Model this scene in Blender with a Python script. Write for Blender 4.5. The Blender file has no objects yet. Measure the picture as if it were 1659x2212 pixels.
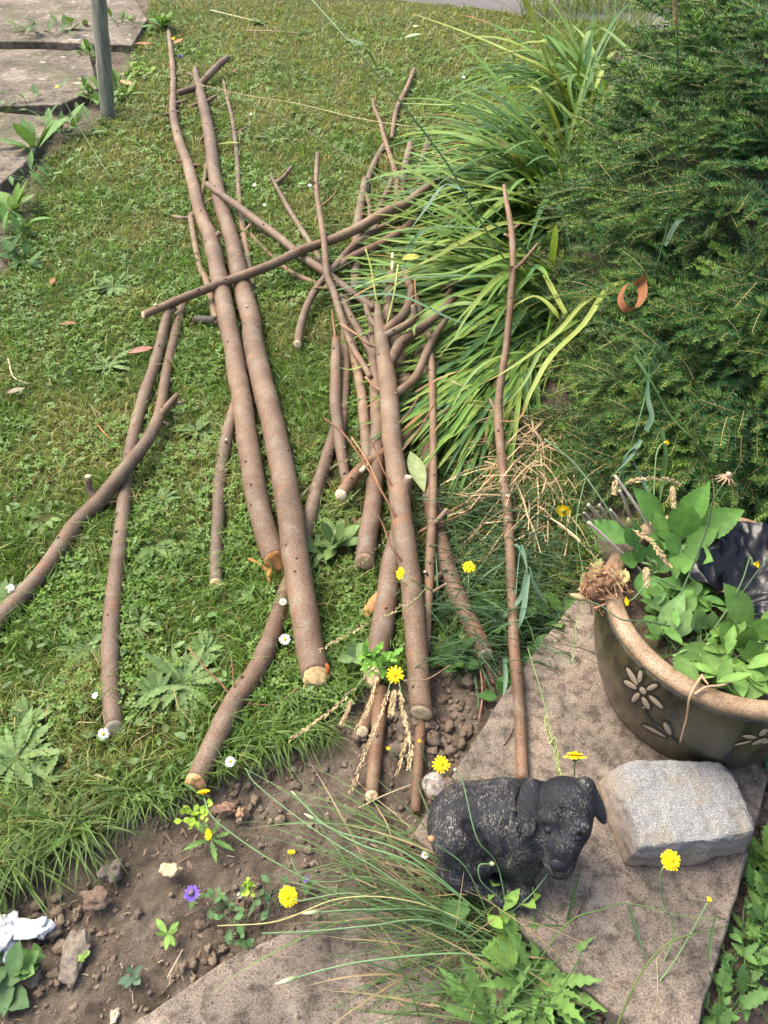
import bpy, math, random
import numpy as np
from mathutils import Vector, noise as mnoise
random.seed(7); RNG = np.random.default_rng(7)
S = bpy.context.scene
COL = S.collection
R = math.radians
# ------------------------------------------------------------------ camera, sky, sun, exposure
CAM_H, PITCH, FPX = 1.5, R(45), 1694.0            # FPX: focal length in pixels of a 1659x2212 picture
cd = bpy.data.cameras.new('camera'); cam = bpy.data.objects.new('camera', cd); COL.objects.link(cam)
cam.location = (0, 0, CAM_H); cam.rotation_euler = (R(90) - PITCH, 0, 0)
cd.sensor_fit = 'VERTICAL'; cd.sensor_height = 36; cd.lens = 36 * FPX / 2212
cd.clip_start = 0.02; cd.clip_end = 400
S.camera = cam
SUN_EL, SUN_AZ = R(58), R(-60)                      # azimuth from +Y, clockwise: light from the left, far side
w = bpy.data.worlds.new('World'); S.world = w; w.use_nodes = True
nt = w.node_tree; bg = nt.nodes['Background']
sky = nt.nodes.new('ShaderNodeTexSky'); sky.sky_type = 'NISHITA'; sky.sun_disc = False
sky.sun_elevation = SUN_EL; sky.sun_rotation = SUN_AZ
sky.air_density = 1.0; sky.dust_density = 6.0; sky.ozone_density = 0.6
nt.links.new(sky.outputs[0], bg.inputs[0]); bg.inputs[1].default_value = 0.15
sd = bpy.data.lights.new('sun', 'SUN'); sd.energy = 1.0; sd.angle = R(28); sd.color = (1.0, 0.97, 0.82)
sun = bpy.data.objects.new('sun', sd); COL.objects.link(sun)
sdir = Vector((math.sin(SUN_AZ) * math.cos(SUN_EL), math.cos(SUN_AZ) * math.cos(SUN_EL), math.sin(SUN_EL)))
sun.rotation_euler = sdir.to_track_quat('Z', 'Y').to_euler()
S.view_settings.view_transform = 'Standard'; S.view_settings.look = 'None'
S.view_settings.exposure = 1.7; S.view_settings.gamma = 1
S.cycles.max_bounces = 6; S.cycles.transparent_max_bounces = 6

# ------------------------------------------------------------------ picture point -> real point at height z
CP, SP = math.cos(PITCH), math.sin(PITCH)
FWD = np.array([0, CP, -SP]); CAMP = np.array([0, 0, CAM_H])
def P(u, v, z=0.0):
    x = (u - 829.5) / FPX; y = -(v - 1106) / FPX
    d = np.array([x, CP + y * SP, -SP + y * CP])
    return CAMP + d * ((z - CAM_H) / d[2])
def depth(p): return float(np.dot(np.asarray(p) - CAMP, FWD))
def px(p, n): return n * depth(p) / FPX             # size in metres of n picture pixels at p
def PY(u, v, y):
    x = (u - 829.5) / FPX; yy = -(v - 1106) / FPX
    d = np.array([x, CP + yy * SP, -SP + yy * CP])
    return CAMP + d * (y / d[1])
def nrm(a):
    a = np.asarray(a, float); return a / max(1e-9, np.linalg.norm(a))
def rnd(a, b): return random.uniform(a, b)

# ------------------------------------------------------------------ mesh builder
class MB:
    def __init__(s): s.V = []; s.C = []; s.Q = []; s.T = []; s.n = 0
    def add(s, v, q=None, t=None, c=(1, 1, 1)):
        v = np.asarray(v, np.float32).reshape(-1, 3); k = len(v)
        c = np.asarray(c, np.float32)
        if c.ndim == 1: c = np.tile(c[:3], (k, 1))
        s.V.append(v); s.C.append(c[:, :3])
        if q is not None and len(q): s.Q.append(np.asarray(q, np.int32).reshape(-1, 4) + s.n)
        if t is not None and len(t): s.T.append(np.asarray(t, np.int32).reshape(-1, 3) + s.n)
        s.n += k
    def build(s, name, mat=None, parent=None, smooth=True):
        me = bpy.data.meshes.new(name)
        V = np.concatenate(s.V); C = np.concatenate(s.C)
        Q = np.concatenate(s.Q) if s.Q else np.zeros((0, 4), np.int32)
        T = np.concatenate(s.T) if s.T else np.zeros((0, 3), np.int32)
        me.vertices.add(len(V)); me.vertices.foreach_set('co', V.ravel())
        nl = Q.size + T.size
        me.loops.add(nl); me.loops.foreach_set('vertex_index', np.concatenate([Q.ravel(), T.ravel()]))
        me.polygons.add(len(Q) + len(T))
        me.polygons.foreach_set('loop_start', np.concatenate([np.arange(len(Q)) * 4, Q.size + np.arange(len(T)) * 3]).astype(np.int32))
        me.polygons.foreach_set('use_smooth', np.full(len(Q) + len(T), smooth))
        ca = me.color_attributes.new('Col', 'FLOAT_COLOR', 'POINT')
        ca.data.foreach_set('color', np.c_[C, np.ones(len(C))].astype(np.float32).ravel())
        me.update(calc_edges=True); me.validate()
        if mat: me.materials.append(mat)
        o = bpy.data.objects.new(name, me); COL.objects.link(o)
        if parent: o.parent = parent
        return o
    # ---- shapes
    def tube(s, pts, rad, seg=10, c=(1, 1, 1), cap=True, slant=0.0, slant0=0.0, phi0=0.0):
        pts = np.asarray(pts, float); n = len(pts); rad = np.broadcast_to(np.asarray(rad, float), (n,))
        tan = np.gradient(pts, axis=0); tan /= np.maximum(1e-9, np.linalg.norm(tan, axis=1))[:, None]
        a = np.array([0, 0, 1.0]) if abs(tan[0][2]) < .9 else np.array([1.0, 0, 0])
        x = nrm(np.cross(a, tan[0])); rings = []
        ph = np.linspace(0, 2 * math.pi, seg, endpoint=False)
        for i in range(n):
            x = nrm(x - tan[i] * np.dot(x, tan[i])); y = np.cross(tan[i], x)
            r = np.outer(np.cos(ph), x) + np.outer(np.sin(ph), y)
            ring = pts[i] + r * rad[i]
            if i == n - 1 and slant: ring = ring + np.outer(np.cos(ph - phi0) * slant * rad[i], tan[i])
            if i == 0 and slant0: ring = ring + np.outer(np.cos(ph - phi0) * slant0 * rad[i], tan[i])
            rings.append(ring)
        V = np.concatenate(rings); i, j = np.meshgrid(np.arange(n - 1), np.arange(seg), indexing='ij')
        j2 = (j + 1) % seg
        q = np.stack([i * seg + j, i * seg + j2, (i + 1) * seg + j2, (i + 1) * seg + j], -1).reshape(-1, 4)
        t = []
        if cap:
            V = np.concatenate([V, [pts[0], pts[-1]]]); a, b = n * seg, n * seg + 1
            for k in range(seg):
                k2 = (k + 1) % seg
                t += [(a, k2, k), (b, (n - 1) * seg + k, (n - 1) * seg + k2)]
        cc = np.asarray(c, float)
        if cc.ndim == 2 and len(cc) == n:
            cc = np.repeat(cc, seg, axis=0)
            if cap: cc = np.concatenate([cc, cc[:1], cc[-1:]])
        s.add(V, q, t, cc); return rings
    def disc(s, ring, off, c=(1, 1, 1), scale=.985, dome=.0, rough=0.0):
        ring = np.asarray(ring); m = ring.mean(0); n = len(ring); r = np.linalg.norm(ring - m, axis=1).mean()
        o = np.asarray(off, float); st = []
        st.append(m + (ring - m) * scale - o * .002); st.append(m + (ring - m) * scale * .97 + o * .0012)
        st.append(m + (ring - m) * .5 + o * (.0016 + dome * r)); V = np.concatenate(st + [[m + o * (.0018 + dome * r)]])
        if rough:
            k_ = fbm(V, 1.1 / r, 3, m[0] * 9); V = V + np.outer(np.r_[np.zeros(n), np.clip(k_[n:], -.1, 9) * rough * r * 2], o)
        q, t = [], []
        for k in range(n):
            k2 = (k + 1) % n
            for l in (0, 1): q.append((l * n + k, l * n + k2, (l + 1) * n + k2, (l + 1) * n + k))
            t.append((2 * n + k, 2 * n + k2, 3 * n))
        s.add(V, q, t, c)
    def ribbon(s, pts, wid, c=(1, 1, 1), side=None, fold=.0, twist=0.0, wob=0.0, mid=.9):
        pts = np.asarray(pts, float); n = len(pts); wid = np.broadcast_to(np.asarray(wid, float), (n,))
        tan = np.gradient(pts, axis=0); tan /= np.maximum(1e-9, np.linalg.norm(tan, axis=1))[:, None]
        if side is None: sd_ = np.cross(tan, [0, 0, 1.0]); bad = np.linalg.norm(sd_, axis=1) < .05; sd_[bad] = [1, 0, 0]
        else: sd_ = np.tile(np.asarray(side, float), (n, 1)); sd_ = sd_ - tan * (sd_ * tan).sum(1)[:, None]
        sd_ /= np.maximum(1e-9, np.linalg.norm(sd_, axis=1))[:, None]
        nm = np.cross(sd_, tan)
        if twist or wob:
            an = np.linspace(0, twist, n) + wob * np.sin(np.linspace(0, 5, n) + random.random() * 6)
            sd2 = sd_ * np.cos(an)[:, None] + nm * np.sin(an)[:, None]; nm = nm * np.cos(an)[:, None] - sd_ * np.sin(an)[:, None]; sd_ = sd2
        h = wid[:, None] * .5
        V = np.stack([pts - sd_ * h, pts - nm * h * fold, pts + sd_ * h], 1).reshape(-1, 3)
        q = []
        for i in range(n - 1):
            for k in (0, 1): q.append((i * 3 + k, i * 3 + k + 1, i * 3 + k + 4, i * 3 + k + 3))
        cc = np.asarray(c, float)
        if cc.ndim == 1: cc = np.tile(cc, (n, 1))
        cc = np.repeat(cc, 3, axis=0) * np.tile([1.06, mid, .94], n)[:, None]
        s.add(V, q, None, cc)
    def leaf(s, base, d, L, W, c, up=(0, 0, 1), curl=.25, shape=.8, teeth=0.0, fold=.25, n=10, tipw=0.0):
        d = nrm(d); up = np.asarray(up, float); sdv = np.cross(d, up)
        sdv = nrm(sdv) if np.linalg.norm(sdv) > .05 else np.array([1.0, 0, 0]); nn = np.cross(sdv, d)
        t = np.linspace(0, 1, n); pts = np.asarray(base) + np.outer(t * L, d) - np.outer(curl * L * t * t, nn) + np.outer(.12 * L * t, nn)
        wd = W * np.sin(math.pi * t ** shape) + .0004
        if tipw: wd[-1] = W * tipw
        if teeth: wd = wd * np.where(np.arange(n) % 2 == 0, 1, 1 - teeth); wd[-1] = .0005
        c = np.asarray(c, float); cc = c * (1 + .12 * np.linspace(-1, 1, n))[:, None]
        s.ribbon(pts, wd, cc, side=sdv, fold=fold, mid=1.16)
    def ball(s, ctr, r, c=(1, 1, 1), nu=12, nv=8, jit=0.0, rot=None, seed=0):
        r = np.broadcast_to(np.asarray(r, float), (3,)); V = []
        for i in range(1, nv):
            for j in range(nu):
                a, b = math.pi * i / nv, 2 * math.pi * j / nu
                V.append((math.sin(a) * math.cos(b), math.sin(a) * math.sin(b), math.cos(a)))
        V += [(0, 0, 1), (0, 0, -1)]; V = np.array(V)
        if jit:
            V = V * (1 + jit * np.array([mnoise.noise(Vector(p * 1.4 + seed)) + .5 * mnoise.noise(Vector(p * 3.1 + seed)) for p in V]))[:, None]
        V = V * r
        if rot is not None: V = V @ np.asarray(rot).T
        q, t = [], []
        for i in range(nv - 2):
            for j in range(nu): j2 = (j + 1) % nu; q.append((i * nu + j, (i + 1) * nu + j, (i + 1) * nu + j2, i * nu + j2))
        a, b = (nv - 1) * nu, (nv - 1) * nu + 1
        for j in range(nu): j2 = (j + 1) % nu; t += [(a, j, j2), (b, (nv - 2) * nu + j2, (nv - 2) * nu + j)]
        s.add(V + np.asarray(ctr), q, t, c)

def spline(pts, step=None, n=None):
    """Catmull-Rom through rows of pts (any number of columns)."""
    p = np.asarray(pts, float); m = len(p)
    if m == 2: p = np.array([p[0], (p[0] * 2 + p[1]) / 3, (p[0] + 2 * p[1]) / 3, p[1]]); m = 4
    e = np.concatenate([[2 * p[0] - p[1]], p, [2 * p[-1] - p[-2]]]); out = []
    for i in range(m - 1):
        L = np.linalg.norm((p[i + 1] - p[i])[:3]); k = max(1, int(round(L / step))) if step else n
        for t in np.linspace(0, 1, k, endpoint=False):
            a, b, c_, d = e[i], e[i + 1], e[i + 2], e[i + 3]
            out.append(.5 * (2 * b + (c_ - a) * t + (2 * a - 5 * b + 4 * c_ - d) * t * t + (3 * b - a - 3 * c_ + d) * t ** 3))
    out.append(p[-1]); return np.array(out)

def tag(o, label=None, cat=None, group=None, kind=None):
    if label: o['label'] = label
    if cat: o['category'] = cat
    if group: o['group'] = group
    if kind: o['kind'] = kind
    return o
def empty(name, loc, label, cat, group=None):
    o = bpy.data.objects.new(name, None); o.empty_display_size = .05; COL.objects.link(o)
    tag(o, label, cat, group); return o            # kept at the origin: parts carry real coordinates
def sdf_mesh(fn, lo, hi, h):
    lo = np.asarray(lo, float); ns = np.ceil((np.asarray(hi) - lo) / h).astype(int) + 1
    ax = [lo[k] + h * np.arange(ns[k]) for k in range(3)]
    X = np.stack(np.meshgrid(*ax, indexing='ij'), -1); D = fn(X); I = D < 0
    c = ns - 1; acc = np.zeros(tuple(c) + (3,)); cnt = np.zeros(tuple(c))
    def sl(o): return tuple(slice(o[k], o[k] + c[k]) for k in range(3))
    cor = [(i, j, k) for i in (0, 1) for j in (0, 1) for k in (0, 1)]
    for a in cor:
        for k in range(3):
            if a[k] == 0:
                b = tuple(1 if m == k else a[m] for m in range(3)); da, db = D[sl(a)], D[sl(b)]
                x = I[sl(a)] != I[sl(b)]; t = np.where(x, da / np.where(x, da - db, 1), 0)
                acc += np.where(x[..., None], np.array(a) + t[..., None] * (np.array(b) - np.array(a)), 0); cnt += x
    act = cnt > 0; idx = -np.ones(tuple(c), int); idx[act] = np.arange(act.sum())
    org = np.stack(np.nonzero(act), 1); V = lo + h * (org + acc[act] / cnt[act][:, None]); Q = []
    for k in range(3):
        k1, k2 = (k + 1) % 3, (k + 2) % 3
        a = [slice(1, -1)] * 3; b = list(a); a[k] = slice(0, -1); b[k] = slice(1, None)
        x = I[tuple(a)] != I[tuple(b)]; p = np.stack(np.nonzero(x), 1) + 1; p[:, k] -= 1
        fl = I[tuple(a)][x]
        e1, e2 = np.eye(3, dtype=int)[k1], np.eye(3, dtype=int)[k2]
        q = np.stack([idx[tuple((p - e1 - e2).T)], idx[tuple((p - e2).T)], idx[tuple(p.T)], idx[tuple((p - e1).T)]], 1)
        q[~fl] = q[~fl][:, ::-1]; Q.append(q)
    Q = np.concatenate(Q); Q = Q[(Q >= 0).all(1)]; return V, Q
def smin(a, b, k):
    h = np.clip(.5 + .5 * (b - a) / k, 0, 1); return b * (1 - h) + a * h - k * h * (1 - h)
def sd_ell(X, c, r, rot=None):
    p = X - np.asarray(c)
    if rot is not None: p = p @ np.asarray(rot)
    r = np.asarray(r); k0 = np.linalg.norm(p / r, axis=-1); k1 = np.linalg.norm(p / (r * r), axis=-1)
    return k0 * (k0 - 1) / np.maximum(k1, 1e-9)
def sd_cone(X, a, b, ra, rb):
    a = np.asarray(a); ba = np.asarray(b) - a; t = np.clip(((X - a) @ ba) / np.dot(ba, ba), 0, 1)
    return np.linalg.norm(X - a - t[..., None] * ba, axis=-1) - (ra + (rb - ra) * t)
def fbm(pts, sc, oct=3, seed=0.0):
    out = np.zeros(len(pts)); o = Vector((seed, seed * 1.7, seed * .6))
    for i, p in enumerate(np.asarray(pts, float)):
        v = Vector(p) * sc + o; a = 1.0
        for _ in range(oct): out[i] += a * mnoise.noise(v); v = v * 2.1; a *= .5
    return out
def vnoise2(x, y, sc, seed=0):
    """vectorised smooth value noise in the plane, about 0..1"""
    r = np.random.default_rng(seed).random((64, 64)); X = x * sc; Y = y * sc
    xi, yi = np.floor(X).astype(int), np.floor(Y).astype(int); fx, fy = X - xi, Y - yi
    fx = fx * fx * (3 - 2 * fx); fy = fy * fy * (3 - 2 * fy); g = lambda a, b: r[a % 64, b % 64]
    return (g(xi, yi) * (1 - fx) + g(xi + 1, yi) * fx) * (1 - fy) + (g(xi, yi + 1) * (1 - fx) + g(xi + 1, yi + 1) * fx) * fy
def inpoly(x, y, poly):
    poly = np.asarray(poly); r = np.zeros(x.shape, bool); n = len(poly)
    for i in range(n):
        (x1, y1), (x2, y2) = poly[i][:2], poly[(i + 1) % n][:2]
        k = ((y1 > y) != (y2 > y)); r ^= k & (x < (x2 - x1) * (y - y1) / ((y2 - y1) if y2 != y1 else 1e-9) + x1)
    return r

# ------------------------------------------------------------------ materials
def newmat(name):
    m = bpy.data.materials.new(name); m.use_nodes = True
    return m, m.node_tree, m.node_tree.nodes['Principled BSDF']
def nd(t, typ, **kw):
    n = t.nodes.new(typ)
    for k, v in kw.items():
        if k in n.inputs.keys(): n.inputs[k].default_value = v
        else: setattr(n, k, v)
    return n
def ramp(t, fac, stops, interp='LINEAR'):
    r = t.nodes.new('ShaderNodeValToRGB'); r.color_ramp.interpolation = interp; e = r.color_ramp.elements
    while len(e) < len(stops): e.new(.5)
    for el, (p, c) in zip(e, stops): el.position = p; el.color = (*c, 1) if len(c) == 3 else c
    t.links.new(fac, r.inputs[0]); return r.outputs[0]
def g(x): return (x, x, x)
def mixc(t, a, b, fac, mode='MIX'):
    m = t.nodes.new('ShaderNodeMix'); m.data_type = 'RGBA'; m.blend_type = mode
    for s_, v in ((m.inputs[0], fac), (m.inputs[6], a), (m.inputs[7], b)):
        if hasattr(v, 'is_linked'): t.links.new(v, s_)
        else: s_.default_value = v if not isinstance(v, tuple) else (*v, 1)
    return m.outputs[2]
def tex(t, sc, det=4, rough=.55, stretch=None, typ='ShaderNodeTexNoise', dist=0):
    co = t.nodes.new('ShaderNodeTexCoord'); n = t.nodes.new(typ); n.inputs['Scale'].default_value = sc
    if typ == 'ShaderNodeTexNoise': n.inputs['Detail'].default_value = det; n.inputs['Roughness'].default_value = rough; n.inputs['Distortion'].default_value = dist
    src = co.outputs['Object']
    if stretch:
        mp = t.nodes.new('ShaderNodeMapping'); mp.inputs['Scale'].default_value = stretch
        t.links.new(src, mp.inputs[0]); src = mp.outputs[0]
    t.links.new(src, n.inputs['Vector']); return n.outputs[0]
def bump(t, bsdf, h, strength, dist=.002):
    b = t.nodes.new('ShaderNodeBump'); b.inputs['Strength'].default_value = strength; b.inputs['Distance'].default_value = dist
    t.links.new(h, b.inputs['Height'])
    if bsdf.inputs['Normal'].is_linked: t.links.new(bsdf.inputs['Normal'].links[0].from_socket, b.inputs['Normal'])
    t.links.new(b.outputs[0], bsdf.inputs['Normal'])
def attr(t): a = t.nodes.new('ShaderNodeAttribute'); a.attribute_name = 'Col'; return a.outputs['Color']
def leafmat(name, rough=.5, trans=.25, sc=60, var=.25, spec=.35):
    m, t, b = newmat(name)
    c = mixc(t, attr(t), ramp(t, tex(t, sc, 3), [(.25, g(1 - var)), (.75, g(1 + var))]), 1.0, 'MULTIPLY')
    t.links.new(c, b.inputs['Base Color']); b.inputs['Roughness'].default_value = rough; b.inputs['Specular IOR Level'].default_value = spec
    if trans:
        tr = nd(t, 'ShaderNodeBsdfTranslucent'); t.links.new(mixc(t, c, (1.0, 1.0, .55), 1.0, 'MULTIPLY'), tr.inputs[0])
        mx = nd(t, 'ShaderNodeMixShader', Fac=trans); out = t.nodes['Material Output']
        t.links.new(b.outputs[0], mx.inputs[1]); t.links.new(tr.outputs[0], mx.inputs[2]); t.links.new(mx.outputs[0], out.inputs[0])
    return m
def plainmat(name, sc=80, var=.2, rough=.7, bmp=.3, spec=.3, stretch=None, dist=.001):
    """colour from the Col attribute, mottled by noise, with bump"""
    m, t, b = newmat(name); n = tex(t, sc, 5, .6, stretch)
    t.links.new(mixc(t, attr(t), ramp(t, n, [(.25, g(1 - var)), (.75, g(1 + var))]), 1.0, 'MULTIPLY'), b.inputs['Base Color'])
    b.inputs['Roughness'].default_value = rough; b.inputs['Specular IOR Level'].default_value = spec
    if bmp: bump(t, b, n, bmp, dist)
    return m
M = {}
M['grass'] = leafmat('grass_leaf', .5, .4, 30, .15)
M['strap'] = leafmat('strap_leaf', .5, .25, 25, .18, .28)
M['weed'] = leafmat('weed_leaf', .6, .25, 70, .28, .18)
M['needle'] = leafmat('spruce_needle', .45, .1, 12, .2)
M['stem'] = plainmat('plant_stem', 120, .15, .5, .1)
M['petal'] = leafmat('petal', .6, .15, 200, .06, .2)
M['straw'] = plainmat('dry_straw', 150, .2, .75, .1)
M['wood'] = plainmat('cut_wood', 110, .34, .85, .7, .1, dist=.002)
M['stone'] = plainmat('soil_stone', 130, .45, .95, 1.0, .15, dist=.005)
M['clod'] = plainmat('soil_clod', 220, .35, .95, .9, .1, dist=.003)
M['dead'] = plainmat('grey_dead_wood', 90, .35, .85, .5, .2, (1, 1, .2))
M['root'] = plainmat('pale_root', 200, .25, .8, .5, .2)
M['drybrown'] = leafmat('dead_leaf', .7, .15, 60, .3, .2)
# bark: smooth reddish brown, pale lenticels, grey bloom
def bark():
    m, t, b = newmat('bark')
    big = tex(t, 9, 3); c = ramp(t, big, [(.3, (.104, .066, .040)), (.5, (.138, .092, .058)), (.68, (.166, .124, .083))])
    c = mixc(t, c, attr(t), 1.0, 'MULTIPLY'); c = mixc(t, c, ramp(t, tex(t, 3.2, 3, .6), [(.35, g(.72)), (.65, g(1.22))]), 1.0, 'MULTIPLY')
    fine = tex(t, 260, 4, .65); c = mixc(t, c, ramp(t, fine, [(.34, g(.55)), (.5, g(1)), (.66, g(1.40))]), 1.0, 'MULTIPLY')
    pat = tex(t, 24, 4, .6); c = mixc(t, c, (.19, .17, .125), ramp(t, pat, [(.52, g(0)), (.74, g(.5))]))
    red = tex(t, 16, 3, .5, (1, 1.3, .8)); c = mixc(t, c, (.21, .088, .042), ramp(t, red, [(.58, g(0)), (.74, g(.5))]))
    v = tex(t, 300, typ='ShaderNodeTexVoronoi'); c = mixc(t, c, (.33, .25, .18), ramp(t, v, [(.12, g(.45)), (.24, g(0))]))
    sc_ = tex(t, 45, 5, .7); c = mixc(t, c, (.10, .05, .035), ramp(t, sc_, [(.66, g(0)), (.76, g(.75))]))
    t.links.new(c, b.inputs['Base Color']); b.inputs['Roughness'].default_value = .62; b.inputs['Specular IOR Level'].default_value = .3
    bump(t, b, fine, .6, .002); bump(t, b, v, .3, .001); bump(t, b, sc_, .4, .003); return m
M['bark'] = bark()
def concrete(name, base, dark, light, moss=False):
    m, t, b = newmat(name)
    c = ramp(t, tex(t, 5, 5, .6), [(.32, dark), (.5, base), (.68, light)])
    sp = tex(t, 330, 3, .7); c = mixc(t, c, ramp(t, sp, [(.34, g(.30)), (.48, g(.95)), (.60, g(1.05)), (.70, g(2.0))]), 1.0, 'MULTIPLY')
    md = tex(t, 38, 6, .7); c = mixc(t, c, ramp(t, md, [(.38, g(.36)), (.54, g(1))]), .9, 'MULTIPLY')
    pl = tex(t, 11, 4, .6); c = mixc(t, c, (.30, .27, .21), ramp(t, pl, [(.60, g(0)), (.72, g(.45))]))
    if moss:
        c = mixc(t, c, (.070, .075, .030), ramp(t, tex(t, 6.5, 7, .68), [(.50, g(0)), (.64, g(.75))])); c = mixc(t, c, (.42, .39, .32), ramp(t, tex(t, 14, 3, .5), [(.66, g(0)), (.72, g(.6))]))
    t.links.new(c, b.inputs['Base Color']); b.inputs['Roughness'].default_value = .92; b.inputs['Specular IOR Level'].default_value = .2
    bump(t, b, sp, .5, .002); bump(t, b, md, .4, .003); return m
M['slab'] = concrete('weathered_concrete', (.165, .134, .105), (.082, .071, .059), (.265, .208, .156))
M['slab2'] = concrete('sandy_concrete', (.150, .122, .092), (.075, .066, .050), (.25, .205, .158), True)
# ------------------------------------------------------------------ the setting: ground, lawn
W2 = lambda L, z=0.0: [tuple(P(u, v, z)[:2]) for u, v in L]
SOIL = W2([(-700, 1990), (0, 1925), (60, 1895), (120, 1860), (200, 1835), (262, 1790), (330, 1770), (395, 1705), (470, 1672), (545, 1655), (620, 1632), (690, 1605), (735, 1545), (775, 1490), (810, 1475), (900, 1440),
           (980, 1440), (1080, 1400), (1180, 1330), (1260, 1200), (1250, 1000), (1180, 900), (1120, 1000), (1080, 950), (1060, 800), (1100, 600), (1180, 450), (1270, 300),
           (1330, 120), (1420, -40), (2300, -40), (2900, 900), (2900, 2800), (-700, 2800)])
PATH = W2([(-900, -190), (330, -190), (350, -60), (318, 40), (285, 140), (232, 262), (160, 300), (110, 350), (75, 430), (20, 560), (-260, 900), (-900, 900)])
ROAD_Y = PY(960, 22, 1)[1]
ROADP = P(960, 14)
def soil_mask(x, y): return inpoly(x, y, SOIL) | inpoly(x, y, PATH)
def soft_soil(x, y):
    jx, jy = .035 * (vnoise2(x, y, 22, 3) - .5), .035 * (vnoise2(x, y, 22, 4) - .5)
    jx = jx + .06 * (vnoise2(x, y, 6, 5) - .5); jy = jy + .06 * (vnoise2(x, y, 6, 6) - .5)
    return soil_mask(x + jx, y + jy)
def ground_h(x, y):
    s = soft_soil(x, y)
    rough = .016 * (vnoise2(x, y, 20, 11) - .5) + .016 * (vnoise2(x, y, 48, 12) - .5) + .011 * (vnoise2(x, y, 110, 13) - .5) + .03 * (vnoise2(x, y, 4, 14) - .5)
    lump = .02 * (vnoise2(x, y, 2.0, 15) - .5) + .008 * (vnoise2(x, y, 12, 16) - .5)
    return np.where(s, rough * .8 - .006, .012 + lump), s
def axis_(segs):
    out = []
    for a, b, st in segs: out.append(np.arange(a, b, st))
    return np.concatenate(out + [[segs[-1][1]]])
gx = axis_([(-120, -8, 14), (-8, -3, .5), (-3, -1.1, .05), (-1.1, 1.2, .0075), (1.2, 3.2, .05), (3.2, 8, .5), (8, 120, 14)])
gy = axis_([(-60, -2, 8), (-2, .1, .15), (.1, 1.35, .0075), (1.35, 3.2, .025), (3.2, 8, .08), (8, 16, .6), (16, 160, 14)])
GX, GY = np.meshgrid(gx, gy, indexing='ij'); GZ, GS = ground_h(GX, GY)
near = (np.abs(GX) < 7) & (GY > -2) & (GY < 12); GZ = np.where(near, GZ, -.02)
gm = MB(); i, j = np.meshgrid(np.arange(len(gx) - 1), np.arange(len(gy) - 1), indexing='ij'); ny = len(gy)
q = np.stack([i * ny + j, (i + 1) * ny + j, (i + 1) * ny + j + 1, i * ny + j + 1], -1).reshape(-1, 4)
gm.add(np.stack([GX, GY, GZ], -1).reshape(-1, 3), q, None, np.repeat(GS.reshape(-1, 1).astype(float), 3, 1))
def groundmat():
    m, t, b = newmat('garden_ground')
    soil = ramp(t, tex(t, 16, 6, .65), [(.3, (.066, .051, .038)), (.5, (.138, .108, .079)), (.7, (.205, .167, .129))])
    gr = tex(t, 420, 4, .7); soil = mixc(t, soil, ramp(t, gr, [(.34, g(.45)), (.5, g(1)), (.63, g(1.1)), (.70, g(2.6))]), 1.0, 'MULTIPLY')
    th = ramp(t, tex(t, 30, 6, .7), [(.3, (.024, .034, .009)), (.5, (.055, .068, .018)), (.7, (.13, .115, .045))])
    t.links.new(mixc(t, th, soil, attr(t)), b.inputs['Base Color']); b.inputs['Roughness'].default_value = .97; b.inputs['Specular IOR Level'].default_value = .15
    md = tex(t, 75, 8, .75); bump(t, b, md, 1.0, .012); bump(t, b, gr, .6, .003); return m
ground = gm.build('ground', groundmat()); tag(ground, kind='structure')

# tarmac strip beyond the lawn
def tarmat():
    m, t, b = newmat('grey_tarmac'); n = tex(t, 160, 4, .7)
    t.links.new(ramp(t, n, [(.3, (.05, .047, .047)), (.5, (.105, .095, .09)), (.7, (.2, .18, .17))]), b.inputs['Base Color']); b.inputs['Roughness'].default_value = .95; bump(t, b, n, .6, .004); return m
rm = MB(); a, b_ = P(800, 2), P(1150, 38)
d = nrm((b_ - a)); nrm2 = np.array([-d[1], d[0], 0]); xs = np.linspace(-6, 9, 40); V = []
for x in xs:
    e = a + d * x; e0 = e + nrm2 * (.06 * math.sin(x * 3.1) + .03 * math.sin(x * 9)); V += [e0 + [0, 0, -.02 - e0[2]], e0 + nrm2 * .05 + [0, 0, .034 - e0[2]], e + nrm2 * 3.5 + [0, 0, .034 - e[2]]]
rm.add(V, [(3 * k + l, 3 * k + 3 + l, 3 * k + 4 + l, 3 * k + 1 + l) for k in range(39) for l in (0, 1)]); path = rm.build('tarmac_path', tarmat()); tag(path, kind='structure')
RA, RN = a.copy(), nrm2.copy()
def in_road(x, y): return (x - RA[0]) * RN[0] + (y - RA[1]) * RN[1] > .02

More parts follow.
